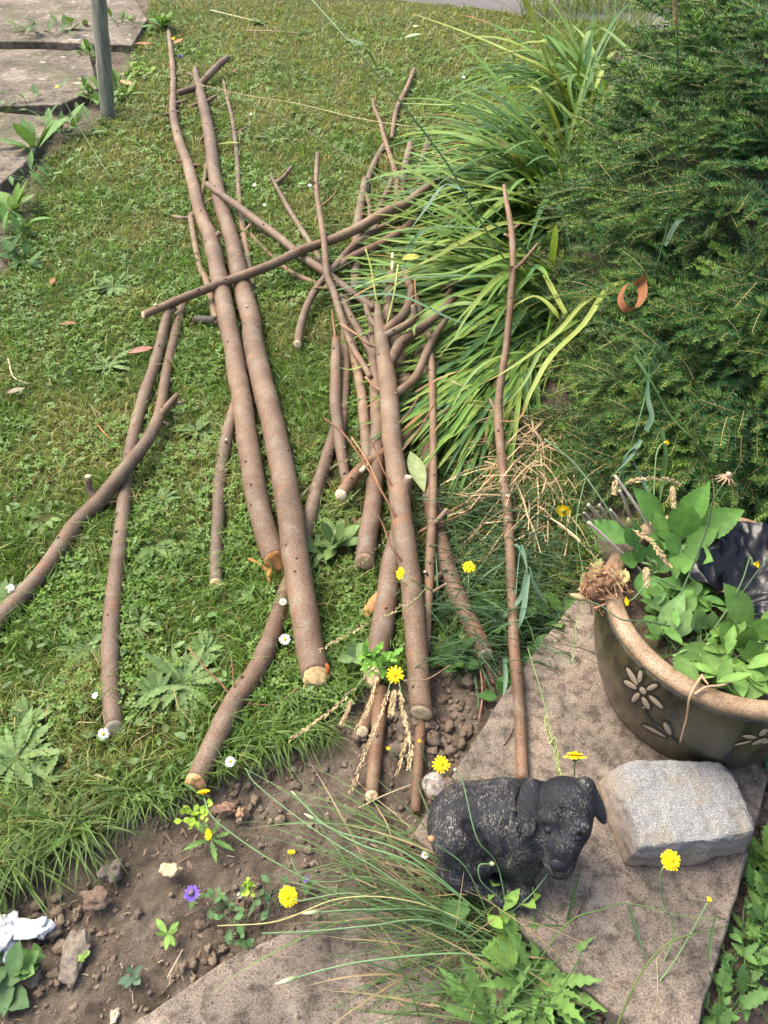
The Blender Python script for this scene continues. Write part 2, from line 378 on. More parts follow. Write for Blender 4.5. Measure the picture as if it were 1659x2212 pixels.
# paving slabs: irregular edge, real thickness
def slab(name, poly, top, thick, mat, label, inset=.006, tilt=(0, 0)):
    mb = MB(); pts = []
    poly = [np.array(p_) for p_ in poly]; n0 = len(poly)
    for k in range(n0):
        p0, p1 = poly[k], poly[(k + 1) % n0]; m_ = max(2, int(np.linalg.norm(p1 - p0) / .02))
        for t_ in np.linspace(0, 1, m_, endpoint=False): pts.append(p0 + (p1 - p0) * t_)
    pts = np.array(pts); pts += .004 * np.c_[fbm(np.c_[pts, pts[:, 0] * 0], 25, 3, 3), fbm(np.c_[pts, pts[:, 0] * 0], 25, 3, 8)]
    c = pts.mean(0); n = len(pts)
    zt = lambda p_: top + (p_[:, 0] - c[0]) * tilt[0] + (p_[:, 1] - c[1]) * tilt[1]
    rad = np.linalg.norm(pts - c, axis=1)[:, None]; inn = c + (pts - c) * (1 - inset / rad); half = c + (pts - c) * (1 - inset * .4 / rad)
    mid = c + (pts - c) * .5
    rings = [np.c_[pts, zt(pts) - thick], np.c_[pts, zt(pts) - inset], np.c_[half, zt(half) - inset * .35], np.c_[inn, zt(inn)], np.c_[mid, zt(mid)]]
    V = np.concatenate(rings + [[[c[0], c[1], top]]]); q, t = [], []
    for l in range(4):
        for k in range(n): k2 = (k + 1) % n; q.append((l * n + k, l * n + k2, (l + 1) * n + k2, (l + 1) * n + k))
    for k in range(n): t.append((4 * n + k, 4 * n + (k + 1) % n, 5 * n))
    mb.add(V, q, t); o = mb.build(name, mat, smooth=False); tag(o, label, 'paving slab'); return o
W2a = lambda L, z: [P(u, v, z)[:2] for u, v in L]
SLAB_Z = .052
SLAB1 = W2a([(893, 1800), (1120, 1452), (1215, 1330), (1330, 1190), (1720, 1480), (1640, 1765), (1545, 2100), (1478, 2320)], SLAB_Z)
slab('paving_slab', SLAB1, SLAB_Z, .06, M['slab'], 'large square concrete slab carrying the dog statue, granite block and pot')
SLAB2 = W2a([(180, 2330), (300, 2200), (520, 2052), (640, 2000), (760, 1965), (930, 1990), (1130, 2130), (1200, 2400), (180, 2480)], .012)
slab('paving_slab', SLAB2, .012, .05, M['slab'], 'soil dusted slab half sunk at the bottom edge of the bed')
slab('paving_slab', W2a([(-330, -150), (205, -150), (318, 42), (285, 98), (100, 90), (-420, 84)], .045), .045, .06, M['slab2'], 'furthest path slab, behind the grey post', tilt=(0, .0))
slab('paving_slab', W2a([(-480, 104), (90, 106), (192, 112), (212, 190), (130, 226), (60, 228), (-560, 240)], .045), .045, .06, M['slab2'], 'middle path slab with pale lichen blotches left of the grey post')
slab('paving_slab', W2a([(-640, 258), (-20, 240), (112, 252), (62, 345), (-12, 408), (-500, 520)], .045), .045, .06, M['slab2'], 'nearest path slab at the left edge beside the broad leaved weed')

# ------------------------------------------------------------------ cut branches (before the grass, which avoids them)
LYING = []                                          # (x, y, r) of wood near the ground
CUT = (.44, .32, .19)
def path3(pts, lift, r0=None):
    """rows (u, v, width px[, lift of the underside]) -> rows x,y,z,r"""
    out = []
    for k, p in enumerate(pts):
        u, v, wd = p[:3]; lf = p[3] if len(p) > 3 else lift; z = lf + .02
        for _ in range(3):
            q_ = P(u, v, z); r = px(q_, wd) * .5; z = lf + r
        q_ = P(u, v, z); out.append((*q_, px(q_, wd) * .5))
    return np.array(out)
def limb(name, pts, lift, parent=None, step=.018, seg=14, tint=(1, 1, 1), end0=None, end1=None, nodes=True, seed=0, mat='bark', raw=None):
    k = raw if raw is not None else path3(pts, lift); s_ = spline(k, step=step); s_[:, 3] = np.maximum(s_[:, 3], .0012)
    L = np.concatenate([[0], np.cumsum(np.linalg.norm(np.diff(s_[:, :3], axis=0), axis=1))])
    r = s_[:, 3] * (1 + .035 * np.array([mnoise.noise(Vector((l * 14, seed, 0))) for l in L]))
    if nodes:                                       # slightly swollen leaf-scar rings
        x = .05 + rnd(0, .08)
        while x < L[-1] - .03:
            r *= 1 + .07 * np.exp(-((L - x) / .008) ** 2); x += rnd(.09, .28)
    n_ = fbm(s_[:, :3], 7, 2, seed + 3.3); pts3 = s_[:, :3].copy(); pts3[:, 0] += n_ * .10 * s_[:, 3]; pts3[:, 2] += n_ * .05 * s_[:, 3]
    mb = MB(); rings = mb.tube(pts3, r, seg, c=tint, cap=True, slant=.12 + .7 * abs(end1.get('slant', 0)) if end1 else 0, slant0=-.12 - .7 * abs(end0.get('slant', 0)) if end0 else 0, phi0=-1.57 + (end1 or {}).get('phi', 0) * .4)
    tg = np.gradient(pts3, axis=0)
    if nodes and len(pts3) > 8:                     # buds and twig scars
        for _ in range(max(1, int(L[-1] / .34))):
            i_ = random.randrange(3, len(pts3) - 3); t_ = nrm(tg[i_]); up = nrm(np.cross(t_, np.cross([rnd(-1, 1), rnd(-1, .2), 1.0], t_)))
            b0 = pts3[i_] + up * r[i_] * .8; h_ = min(.010, .3 * r[i_] + .003); q_ = min(r[i_], .014)
            mb.tube([b0, b0 + up * h_ * .7 + t_ * h_ * .3, b0 + up * h_ + t_ * h_ * .6], [q_ * .34, q_ * .24, q_ * .12], 7, c=np.array(tint) * rnd(.8, 1.15))
    o = mb.build(name, M[mat], parent)
    for e, ring, t_ in ((end0, rings[0], -nrm(tg[0])), (end1, rings[-1], nrm(tg[-1]))):
        if e is not None:
            cb = MB(); cb.disc(ring, t_, e.get('c', CUT), .985, e.get('dome', .04), .4 if e.get('dome', 0) >= .1 else .08); cf = cb.build('cut_face', M['wood'], o)
            if e.get('label'): cf['label'] = e['label']
    for p, rr in zip(pts3, r): LYING.append((p[0], p[1], p[2], rr))
    return o, pts3, r
GRP = 'cut branches heaped on the lawn'
BR = 0
def branch(label, pts, lift=.0, sides=(), e0=None, e1=None, tint=None, seg=14, name='cut_branch', mat='bark', cat='branch'):
    """sides: (part name, pts, lift, cut colour or None)"""
    global BR; BR += 1
    tint = tint if tint else tuple(np.array([1, 1, 1]) * rnd(.80, 1.16) * np.array([rnd(.94, 1.05), 1, rnd(.92, 1.08)]))
    o, p3, r = limb(name, pts, lift + .008, None, seg=seg, tint=tint, end0=e0, end1=e1, seed=BR * 5.1, mat=mat)
    tag(o, label, cat, GRP)
    for s_ in sides:
        nm, sp, sl, cc = s_; sp = [tuple(x) for x in sp]; k = path3(sp, sl + .008)
        d2 = np.linalg.norm(p3 - k[0, :3], axis=1)   # root the side piece in the axis of the limb it grows from
        uvd = None; i_ = int(np.argmin(d2)); k[0, :3] = p3[i_]
        wd_ = nm in ('splinter', 'peeled_patch')
        if wd_:
            sp_ = spline(k, step=.004); sp_[:, 3] *= 1 + .35 * fbm(sp_[:, :3], 90, 2, BR); w_ = MB(); w_.tube(sp_[:, :3], sp_[:, 3] * .9, 7, c=cc or ORG); w_.build(nm, M['wood'], o); continue
        limb(nm, None, 0, o, step=.012, seg=9, tint=tint if nm != 'twig' else (1.25, .85, .6), end1={'c': cc} if cc else None, nodes=nm == 'side_branch', seed=BR, raw=k)
    return o
PALE = (.50, .40, .255); ORG = (.40, .19, .065); GREY = (.34, .29, .20)
branch('dark forked log running off the left edge, with a pale topped upright stub', [(-60, 1420, 42), (0, 1337, 40, 0), (94, 1234, 38), (162, 1137, 37, .0), (212, 1085, 35, .01), (263, 1022, 31, .05), (313, 960, 28, .06), (338, 915, 26, .05), (347, 880, 23, .04), (360, 802, 22, .0), (374, 741, 22, 0), (384, 700, 21, 0), (397, 655, 18, .0)], 0,
       [('side_branch', [(200, 1082, 18, .02), (195, 1060, 15, .045), (190, 1029, 14, .085)], .05, PALE), ('twig_stub', [(222, 1090, 11, .01), (249, 1085, 9, .015)], .01, CUT),
        ('side_branch', [(345, 905, 18, .05), (360, 880, 16, .06), (384, 852, 12, .08)], .05, None), ('twig_stub', [(368, 873, 9, .065), (397, 869, 6, .07)], .06, None), ('twig_stub', [(345, 912, 12, .05), (361, 917, 9, .05)], .05, CUT)], tint=(.82, .78, .76))
branch('long straight stick lying under the dark forked log, sawn end towards the daisies', [(364, 668, 20, .03), (356, 702, 21, .02), (346, 748, 23, .01), (328, 809, 25, 0), (306, 874, 26), (284, 964, 28), (274, 1036, 30), (265, 1126, 32), (252, 1234, 35), (241, 1342, 37), (239, 1450, 39), (240, 1500, 40), (248, 1573, 41)], 0,
       [('twig_stub', [(364, 690, 12, .03), (378, 666, 10, .04)], .03, None), ('twig', [(240, 1340, 6, .02), (230, 1325, 4, .05)], .03, None)], e1={'c': GREY, 'slant': .35, 'phi': 0})
branch('tall thick pole curving up the lawn, splintered orange at its lower end', [(361, 34, 5), (365, 72, 9), (373, 144, 12), (374, 202, 14), (374, 245, 17), (385, 299, 20), (407, 360, 24), (423, 425, 27), (439, 479, 29), (457, 522, 34), (472, 594, 37, .015), (486, 666, 39, .015), (504, 756, 41, .01), (515, 820, 43), (529, 910, 45), (545, 1018, 48), (562, 1108, 50), (583, 1173, 52), (596, 1212, 52)], .0,
       [('twig_stub', [(376, 228, 8, .01), (405, 216, 6, .03)], .02, None), ('twig_stub', [(374, 248, 8, .01), (354, 248, 6, .02)], .01, None), ('twig_stub', [(377, 247, 7, .01), (389, 241, 5, .03)], .01, None),
        ('twig_stub', [(410, 362, 9, .01), (432, 357, 6, .03)], .02, CUT), ('twig_stub', [(460, 520, 14, .03), (474, 503, 12, .05)], .03, PALE), ('twig', [(400, 355, 4, .01), (382, 350, 4, .04), (384, 340, 3, .06)], .03, None),
        ('splinter', [(586, 1222, 16, .0), (578, 1230, 14, .01), (555, 1216, 10, .02), (535, 1206, 4, .03)], .0, None), ('splinter', [(586, 1218, 14, .01), (582, 1240, 12, .01), (580, 1300, 4, .0)], .0, None)], e1={'c': ORG, 'slant': .3, 'dome': .1})
branch('thickest and longest pole of the heap, broken off pale at its lower end', [(421, 146, 9, .02), (425, 169, 15), (430, 187, 19), (439, 230, 22), (452, 288, 25), (461, 360, 28), (475, 432, 30), (491, 486, 32), (504, 533, 34), (515, 583, 40), (527, 630, 41), (540, 684, 43), (554, 770, 47), (578, 867, 50), (599, 964, 53, .0), (617, 1054, 55, .015), (632, 1144, 57, .03), (643, 1234, 59, .04), (653, 1306, 60, .035), (668, 1396, 61, .02), (684, 1462, 62, .01)], .0,
       [('side_branch', [(428, 184, 14, .02), (448, 166, 15, .04), (470, 143, 14, .06), (492, 124, 13, .08)], .04, None), ('side_branch', [(428, 186, 13, .02), (408, 194, 14, .03), (384, 201, 12, .03)], .02, None),
        ('twig_stub', [(420, 168, 9, .02), (404, 159, 8, .03)], .02, None), ('twig_stub', [(442, 226, 9, .02), (466, 208, 8, .04)], .03, CUT), ('twig_stub', [(436, 224, 7, .02), (412, 230, 6, .02)], .01, CUT),
        ('twig_stub', [(452, 284, 7, .02), (432, 306, 6, .01)], .01, CUT), ('twig_stub', [(455, 282, 5, .03), (470, 277, 5, .04)], .03, None), ('twig_stub', [(516, 562, 7, .05), (517, 551, 6, .07)], .06, ORG), ('twig_stub', [(534, 675, 8, .05), (533, 661, 7, .075)], .06, CUT), ('twig_stub', [(545, 640, 8, .03), (552, 632, 7, .04)], .04, CUT), ('splinter', [(686, 1458, 36, .012), (678, 1484, 26, .008), (671, 1504, 17, .006), (674, 1520, 3, .005)], .0, (.58, .42, .22)), ('splinter', [(668, 1462, 18, .02), (660, 1484, 12, .018), (655, 1496, 3, .016)], .0, (.52, .35, .16)), ('splinter', [(698, 1420, 9, .062), (706, 1440, 12, .052), (704, 1462, 10, .035)], .0, (.30, .09, .025))], e1={'c': (.62, .42, .2), 'slant': -.45, 'phi': .3, 'dome': .25}, seg=18)
branch('thin stick lying parallel right of the thickest pole, with two short forks', [(482, 173, 6), (488, 202, 8), (499, 245, 9), (508, 299, 10), (513, 360, 11), (517, 432, 12), (522, 479, 14), (529, 522, 15), (538, 576, 14), (545, 620, 12)], 0,
       [('twig_stub', [(508, 292, 7, .01), (531, 277, 6, .03)], .01, CUT), ('twig_stub', [(530, 505, 11, .01), (546, 482, 8, .04)], .02, None), ('twig_stub', [(503, 290, 5, .01), (490, 296, 5, .01)], .01, PALE)])
branch('slim crooked stick half hidden left of the thick poles, twigs at its elbow', [(446, 342, 5, .03), (443, 380, 8, .02), (434, 425, 9), (424, 455, 11), (413, 468, 13), (415, 490, 13), (421, 525, 13), (432, 576, 14), (448, 612, 16), (461, 666, 17), (470, 700, 17)], 0,
       [('twig_stub', [(412, 474, 10, .01), (390, 471, 8, .02), (371, 466, 5, .02)], .01, None), ('twig_stub', [(440, 450, 8, .01), (463, 428, 8, .02)], .01, CUT), ('twig', [(444, 345, 3, .03), (437, 345, 2, .05)], .04, None)])
branch('straight grey brown stick between poles, its round yellow sawn end on open lawn', [(532, 770, 20, .0), (516, 850, 23), (500, 903, 25), (486, 964, 27), (475, 1036, 28), (472, 1108, 28), (468, 1180, 28), (467, 1262, 29)], 0,
       [('twig_stub', [(488, 962, 7, .03), (489, 950, 6, .05)], .04, PALE)], e1={'c': (.55, .40, .2), 'slant': .4, 'phi': 0}, tint=(.84, .88, .9))
branch('long curved log crossing under the thickest pole, rough cut end above the soil', [(735, 905, 24, .0), (725, 930, 26), (697, 1018, 28), (675, 1090, 30), (660, 1162, 33, -.005), (640, 1225, 35, -.01), (614, 1288, 37, -.008), (588, 1370, 41), (553, 1450, 45), (508, 1515, 47), (468, 1595, 48), (424, 1688, 47)], 0,
       [('twig', [(506, 1510, 5, .02), (480, 1480, 5, .05), (445, 1445, 4, .07), (408, 1400, 3, .08)], .05, None), ('twig', [(508, 1508, 5, .03), (505, 1470, 4, .06), (500, 1420, 3, .09)], .06, None), ('twig', [(545, 1534, 6, .01), (590, 1522, 4, .02), (645, 1485, 3, .04)], .02, None)], e1={'c': (.55, .28, .13), 'slant': -.3, 'dome': .12}, tint=(.8, .76, .76))
# the heap
branch('long thin stick laid across the top of the tall poles, pale left tip', [(309, 681, 16, .05), (396, 644, 18, .055), (468, 616, 19, .062), (540, 590, 20, .068), (594, 569, 20, .07), (653, 540, 20, .075), (707, 522, 20, .075), (765, 497, 21, .085), (837, 457, 22, .12), (873, 443, 20, .12), (905, 418, 17, .12), (950, 388, 12, .12)], .06,
       [('twig_stub', [(340, 668, 9, .06), (336, 658, 8, .075)], .06, PALE)], e0={'c': CUT, 'slant': .3}, tint=(1.05, .98, .9))
branch('smooth stick slanting from the thickest pole down to the main forked log', [(447, 398, 13, .055), (470, 415, 15, .06), (504, 439, 16, .065), (558, 479, 17, .055), (597, 508, 17, .05), (653, 554, 18, .045), (697, 583, 18, .05), (733, 612, 18, .055), (776, 644, 17, .06), (810, 668, 17, .06)], .04, e0={'c': ORG}, tint=(.9, .9, .92))
branch('main forked log in the middle of the heap, with many branches at its head', [(816, 655, 12, .09), (818, 690, 22, .09), (821, 712, 27, .085), (826, 748, 31, .08), (837, 820, 39, .07), (844, 910, 42, .06), (851, 982, 43, .055), (862, 1054, 46, .05), (869, 1126, 47, .05), (880, 1198, 47, .05), (889, 1270, 47, .05), (895, 1342, 47, .045), (902, 1414, 48, .035), (908, 1500, 48, .02), (911, 1540, 48, .015)], .05,
       [('side_branch', [(838, 800, 26, .08), (852, 765, 25, .085), (869, 738, 24, .09), (902, 714, 23, .10), (934, 690, 20, .11), (960, 665, 18, .12), (984, 640, 15, .13)], .09, None),
        ('side_branch', [(825, 725, 22, .09), (844, 706, 22, .1), (869, 684, 22, .11), (884, 655, 20, .12), (890, 619, 17, .14)], .1, None),
        ('side_branch', [(848, 860, 20, .075), (884, 830, 20, .08), (905, 802, 19, .08), (920, 766, 18, .085), (941, 723, 17, .09), (965, 686, 14, .1)], .08, None),
        ('side_branch', [(884, 718, 18, .11), (890, 692, 17, .15), (894, 660, 15, .19)], .15, PALE),
        ('side_branch', [(866, 1080, 30, .06), (875, 1060, 26, .08), (882, 1030, 17, .12)], .09, PALE),
        ('twig', [(838, 848, 9, .08), (815, 840, 7, .08), (790, 815, 6, .09)], .08, PALE),
        ('side_branch', [(822, 715, 16, .09), (800, 690, 13, .1), (790, 660, 12, .1)], .1, None),
        ('twig', [(866, 1136, 5, .09), (835, 1080, 5, .12), (790, 1005, 5, .16), (745, 940, 5, .2), (700, 904, 5, .22)], .1, None), ('twig', [(845, 1068, 4, .09), (830, 1020, 4, .12), (812, 975, 4, .15), (798, 945, 3, .17)], .1, None),
        ('twig', [(862, 1230, 5, .09), (845, 1180, 4, .12), (828, 1135, 4, .14), (816, 1112, 3, .16)], .1, None), ('twig', [(858, 925, 5, .09), (880, 895, 4, .12), (906, 855, 4, .16)], .1, None), ('twig', [(868, 985, 5, .09), (905, 930, 4, .12), (938, 872, 4, .15)], .1, None),
        ('twig', [(828, 760, 8, .09), (790, 740, 5, .11), (770, 722, 4, .12)], .1, None)], e1={'c': (.48, .37, .22), 'slant': .35, 'phi': 2.2, 'dome': .05}, seg=18, tint=(.98, .97, .95))
branch('slender stick dipping from upright top into the side of the main forked log', [(686, 333, 9, .12), (683, 396, 10, .11), (689, 450, 12, .10), (700, 522, 14, .10), (707, 594, 15, .085), (722, 634, 16, .075), (743, 702, 16, .06), (765, 756, 15, .05), (783, 785, 14, .05), (800, 815, 12, .06)], .06,
       [('twig_stub', [(684, 398, 8, .12), (668, 385, 6, .14)], .12, PALE), ('twig', [(692, 450, 4, .11), (715, 428, 4, .13), (728, 410, 2, .15)], .12, None)], tint=(1.05, 1, .95))
branch('short curved stick with its sawn end hanging left of the heap over the lawn', [(643, 744, 18, .03), (653, 690, 17, .03), (675, 637, 16, .04), (704, 598, 16, .055), (733, 565, 16, .06), (761, 533, 15, .06), (805, 500, 14, .06), (840, 485, 12, .06)], .04, e0={'c': PALE, 'slant': .3}, tint=(.92, .9, .9))
branch('smooth stick running up right from the crossing into the strap leaves', [(715, 590, 17, .04), (740, 570, 19, .05), (765, 554, 19, .05), (819, 529, 19, .055), (868, 498, 17, .06), (900, 470, 14, .06)], .05, tint=(1.05, .95, .85))
branch('thin stick with a Y shaped top standing clear left of the heap', [(585, 379, 7, .03), (603, 414, 9, .03), (625, 454, 11, .03), (650, 493, 13, .025), (675, 533, 13, .02), (695, 568, 13, .02), (708, 600, 12, .01)], .02, [('side_branch', [(598, 396, 10, .03), (613, 382, 9, .04), (630, 361, 8, .05)], .04, None), ('twig', [(604, 390, 3, .04), (616, 365, 2, .06)], .05, None)])
branch('low thin stick with a whitish patch, under the long crossing stick', [(541, 506, 8, .01), (560, 528, 9, .01), (592, 558, 10, .01), (617, 580, 10), (639, 594, 11), (682, 612, 12), (710, 622, 12), (735, 640, 11)], .005, tint=(1.15, 1, .85))
branch('upright looking stick left of the main log with a torn twig at its head', [(725, 731, 16, .05), (726, 760, 21, .045), (725, 802, 23, .04), (725, 874, 25, .03), (733, 946, 25, .03), (740, 1000, 23, .025), (749, 1048, 20, .02)], .03, [('twig', [(726, 745, 9, .06), (722, 710, 6, .08), (716, 668, 3, .11)], .07, None), ('twig_stub', [(746, 1030, 8, .03), (742, 1020, 6, .05)], .03, None)], tint=(.9, .88, .88))
branch('shaded stick lying directly behind the torn headed stick', [(742, 690, 15, .01), (746, 760, 18, .01), (746, 830, 20), (742, 890, 20), (738, 940, 18)], .005, tint=(.85, .8, .76))
branch('straight stick between the torn headed stick and the thick leaning log', [(747, 640, 18, .02), (752, 690, 19, .02), (766, 770, 21, .015), (779, 838, 22), (787, 910, 23), (791, 964, 23), (793, 1010, 22)], .015, [('twig_stub', [(787, 880, 6, .03), (791, 868, 5, .05)], .03, None)])
branch('thick leaning log left of the main log, cut low in the grass', [(803, 600, 18, .03), (806, 690, 22, .03), (808, 766, 26, .03), (812, 838, 29, .025), (816, 928, 32, .02), (814, 1000, 36, .015), (807, 1072, 39, .01), (797, 1144, 42), (786, 1214, 43)], .01, [('side_branch', [(795, 1130, 16, .005), (772, 1130, 14, .0), (764, 1118, 9, .01)], .005, None)], e1={'c': (.30, .2, .13), 'slant': .3}, tint=(.85, .8, .8))
branch('stout chopped log passing behind the main log, rough end by the groundsel', [(868, 1100, 40, .0), (860, 1160, 43), (845, 1215, 46), (838, 1290, 49), (828, 1350, 52), (814, 1415, 52), (802, 1452, 50)], -.004,
       [('splinter', [(800, 1440, 20, .02), (790, 1462, 12, .015), (784, 1470, 3, .01)], 0, (.7, .52, .3)), ('splinter', [(808, 1440, 20, .015), (815, 1470, 9, .01), (817, 1482, 3, .005)], 0, (.72, .55, .33))], e1={'c': (.62, .46, .26), 'slant': -.5, 'phi': .6, 'dome': .2}, tint=(.82, .76, .77))
branch('stub of stick with a clean oval sawn face under the seed heads', [(815, 1495, 26, -.01), (805, 1520, 27, -.008), (793, 1550, 27, 0), (783, 1580, 26, .012)], 0, e1={'c': PALE, 'slant': .25}, tint=(1.05, .9, .8))
branch('short log below the seed heads with split bark at its lower end', [(824, 1490, 30, -.01), (819, 1525, 31, 0), (814, 1595, 31), (808, 1667, 30), (804, 1718, 29)], -.004, [('peeled_patch', [(811, 1640, 3, .022), (810, 1670, 6, .021), (806, 1700, 8, .019), (804, 1719, 9, .016)], 0, (.66, .36, .14)), ('splinter', [(803, 1705, 10, .004), (802, 1722, 7, .004), (800, 1728, 2, .003)], 0, (.72, .55, .33))], e1={'c': (.62, .45, .26), 'slant': .35, 'dome': .1}, tint=(1.02, .85, .72))
branch('plain round stick on bare soil below the end of the main log', [(913, 1500, 22, -.01), (909, 1555, 23, -.006), (905, 1631, 23), (898, 1756, 22)], -.004, tint=(1, .86, .76))
branch('slim smooth stick lying along the right side of the main log', [(926, 745, 12, .08), (932, 784, 15, .075), (934, 850, 16, .07), (935, 910, 16, .07), (936, 1018, 17, .065), (935, 1080, 18, .065), (934, 1126, 20, .065), (930, 1198, 21, .06), (927, 1270, 20, .055), (923, 1342, 20, .04), (921, 1409, 18, .03)], .07,
       [('side_branch', [(934, 1140, 13, .07), (948, 1122, 12, .085), (965, 1101, 10, .1)], .08, CUT), ('twig_stub', [(930, 1290, 9, .06), (952, 1268, 6, .08), (962, 1262, 4, .09)], .07, CUT), ('twig', [(940, 1150, 5, .05), (1000, 1110, 5, .06), (1045, 1065, 4, .07), (1072, 1020, 3, .08)], .06, None), ('twig_stub', [(928, 1245, 7, .07), (918, 1235, 5, .09)], .08, (.6, .6, .3))], tint=(1.1, 1, .92))
branch('knotted log right of the main log ending in a bright sawn face', [(922, 690, 24, .01), (920, 766, 32, .01), (920, 874, 34, .01), (924, 982, 36, .01), (934, 1090, 38), (952, 1180, 40), (974, 1252, 41), (999, 1313, 40), (1028, 1367, 40), (1049, 1416, 38)], .008,
       [('twig_stub', [(958, 1235, 15, .03), (946, 1246, 13, .05), (939, 1252, 11, .06)], .04, ORG), ('twig_stub', [(975, 1210, 12, .02), (990, 1213, 10, .03)], .02, PALE), ('twig', [(945, 1210, 6, .02), (985, 1310, 6, .02), (1010, 1380, 6, .01), (1035, 1445, 6, .01), (1048, 1487, 4, .01)], .02, None), ('twig_stub', [(1040, 1420, 14, .0), (1055, 1450, 14, .0), (1068, 1478, 11, .0)], 0, None)], e1={'c': PALE, 'slant': .2}, tint=(.95, .86, .82))
branch('dark shaded log low in the heap beneath the lower fork of the main log', [(845, 600, 20, .0), (848, 660, 24), (856, 738, 30), (866, 780, 33), (878, 830, 35), (892, 880, 35), (907, 918, 34), (925, 960, 30)], -.004, tint=(.8, .74, .74))
branch('crooked stick poking out under the main log with peeled bark and white oval end', [(975, 880, 16, .05), (945, 905, 20, .05), (915, 925, 21, .045), (873, 953, 23, .02), (819, 986, 25, .03), (783, 1011, 26, .035), (756, 1040, 27, .04), (737, 1069, 27, .045)], .035,
       [('peeled_patch', [(796, 1003, 15, .055), (790, 1008, 15, .056), (778, 1020, 11, .057)], .05, PALE)], e1={'c': (.62, .52, .34), 'slant': .2}, tint=(1, .82, .68))
branch('long lone stick at the right whose foot rests behind the dog statue', [(1089, 400, 7, .36), (1093, 432, 10, .34), (1100, 468, 12, .33), (1107, 522, 15, .30), (1108, 560, 14, .28), (1107, 594, 14, .27), (1103, 640, 15, .245), (1100, 684, 15, .225), (1093, 756, 15, .19), (1086, 800, 16, .17), (1078, 856, 17, .14), (1077, 910, 20, .12), (1082, 970, 20, .095), (1087, 1020, 20, .075), (1096, 1090, 21), (1102, 1198, 22), (1107, 1306, 23), (1112, 1414, 25, .055), (1119, 1487, 25, .058), (1126, 1595, 26, .054), (1129, 1685, 27, .054)], .05,
       [('twig_stub', [(1104, 500, 9, .31), (1120, 486, 7, .33)], .06, CUT), ('side_branch', [(1108, 588, 9, .27), (1130, 565, 8, .29), (1162, 527, 6, .32)], .07, CUT), ('twig_stub', [(1105, 520, 7, .30), (1090, 506, 5, .32)], .07, PALE), ('twig_stub', [(1075, 905, 8, .12), (1058, 862, 6, .14)], .07, None), ('twig_stub', [(1098, 1075, 7, .07), (1096, 1071, 7, .085)], .08, PALE)], tint=(.95, .86, .8))
branch('short stick wedged behind the head of the main forked log, left', [(735, 640, 15, .05), (760, 690, 17, .05), (798, 755, 18, .04), (816, 800, 18, .03)], .03)
branch('curved stick behind the right branches of the main forked log', [(872, 585, 16, .07), (900, 655, 19, .06), (930, 735, 20, .045), (940, 800, 20, .03)], .03, tint=(.9, .84, .8))
branch('stick crossing low from the strap leaves to the main log', [(985, 610, 12, .06), (955, 660, 15, .05), (918, 735, 17, .03), (892, 800, 17, .02)], .02, tint=(1.05, .92, .82))
# sticks reaching up into the leaves
branch('furthest stick tip standing above the lawn left of the strap leaves', [(895, 149, 8, .03), (887, 170, 9, .03), (877, 194, 10), (859, 230, 10), (851, 262, 10), (846, 300, 9)], .02, tint=(1.05, .95, .9))
branch('slender stick with a bent tip crossing another among the leaf tips', [(805, 214, 5, .04), (809, 235, 8, .04), (819, 259, 9), (833, 306, 10), (848, 353, 11), (857, 389, 13), (857, 432, 14), (855, 480, 14)], .03, tint=(1.1, .98, .88))
branch('dark stick leaning right behind the bent tipped stick', [(831, 312, 12, .015), (812, 346, 13), (797, 382, 13), (788, 420, 13)], .01)
branch('pair topped grey stick at the left rim of the leaves', [(789, 388, 15, .03), (781, 432, 18), (773, 479, 20), (769, 540, 21), (768, 590, 22), (766, 650, 22)], .01, [('twig_stub', [(794, 410, 10, .03), (797, 440, 10, .03), (799, 475, 9, .03)], .03, None)], tint=(.9, .9, .92))
branch('short sloping stick just right of the grey pair topped one', [(845, 392, 12, .04), (838, 412, 13), (823, 443, 14), (815, 464, 14), (810, 500, 14)], .03)
branch('stick with pale bark half covered by long leaves', [(886, 312, 14, .02), (880, 340, 16), (873, 370, 16), (868, 420, 15)], .015, tint=(.95, .95, .95))
branch('rightmost hidden stick among the strap leaves with a small fork', [(925, 300, 10, .05), (915, 335, 12), (909, 362, 13), (905, 400, 13)], .04, [('twig_stub', [(918, 320, 7, .06), (933, 308, 6, .08)], .06, None)])
branch('short log end seen behind the head of the main forked log', [(846, 590, 20, .06), (843, 620, 24), (840, 660, 25), (836, 700, 24)], .03, [('splinter', [(847, 592, 8, .07), (848, 575, 8, .085), (848, 548, 7, .1)], .07, PALE)], tint=(.9, .86, .84))
branch('dark grey barked stub with yellow sawn face under the tall pole', [(422, 691, 20, 0), (440, 692, 21), (468, 694, 20)], 0, e0={'c': (.55, .36, .13)}, tint=(.30, .36, .40))
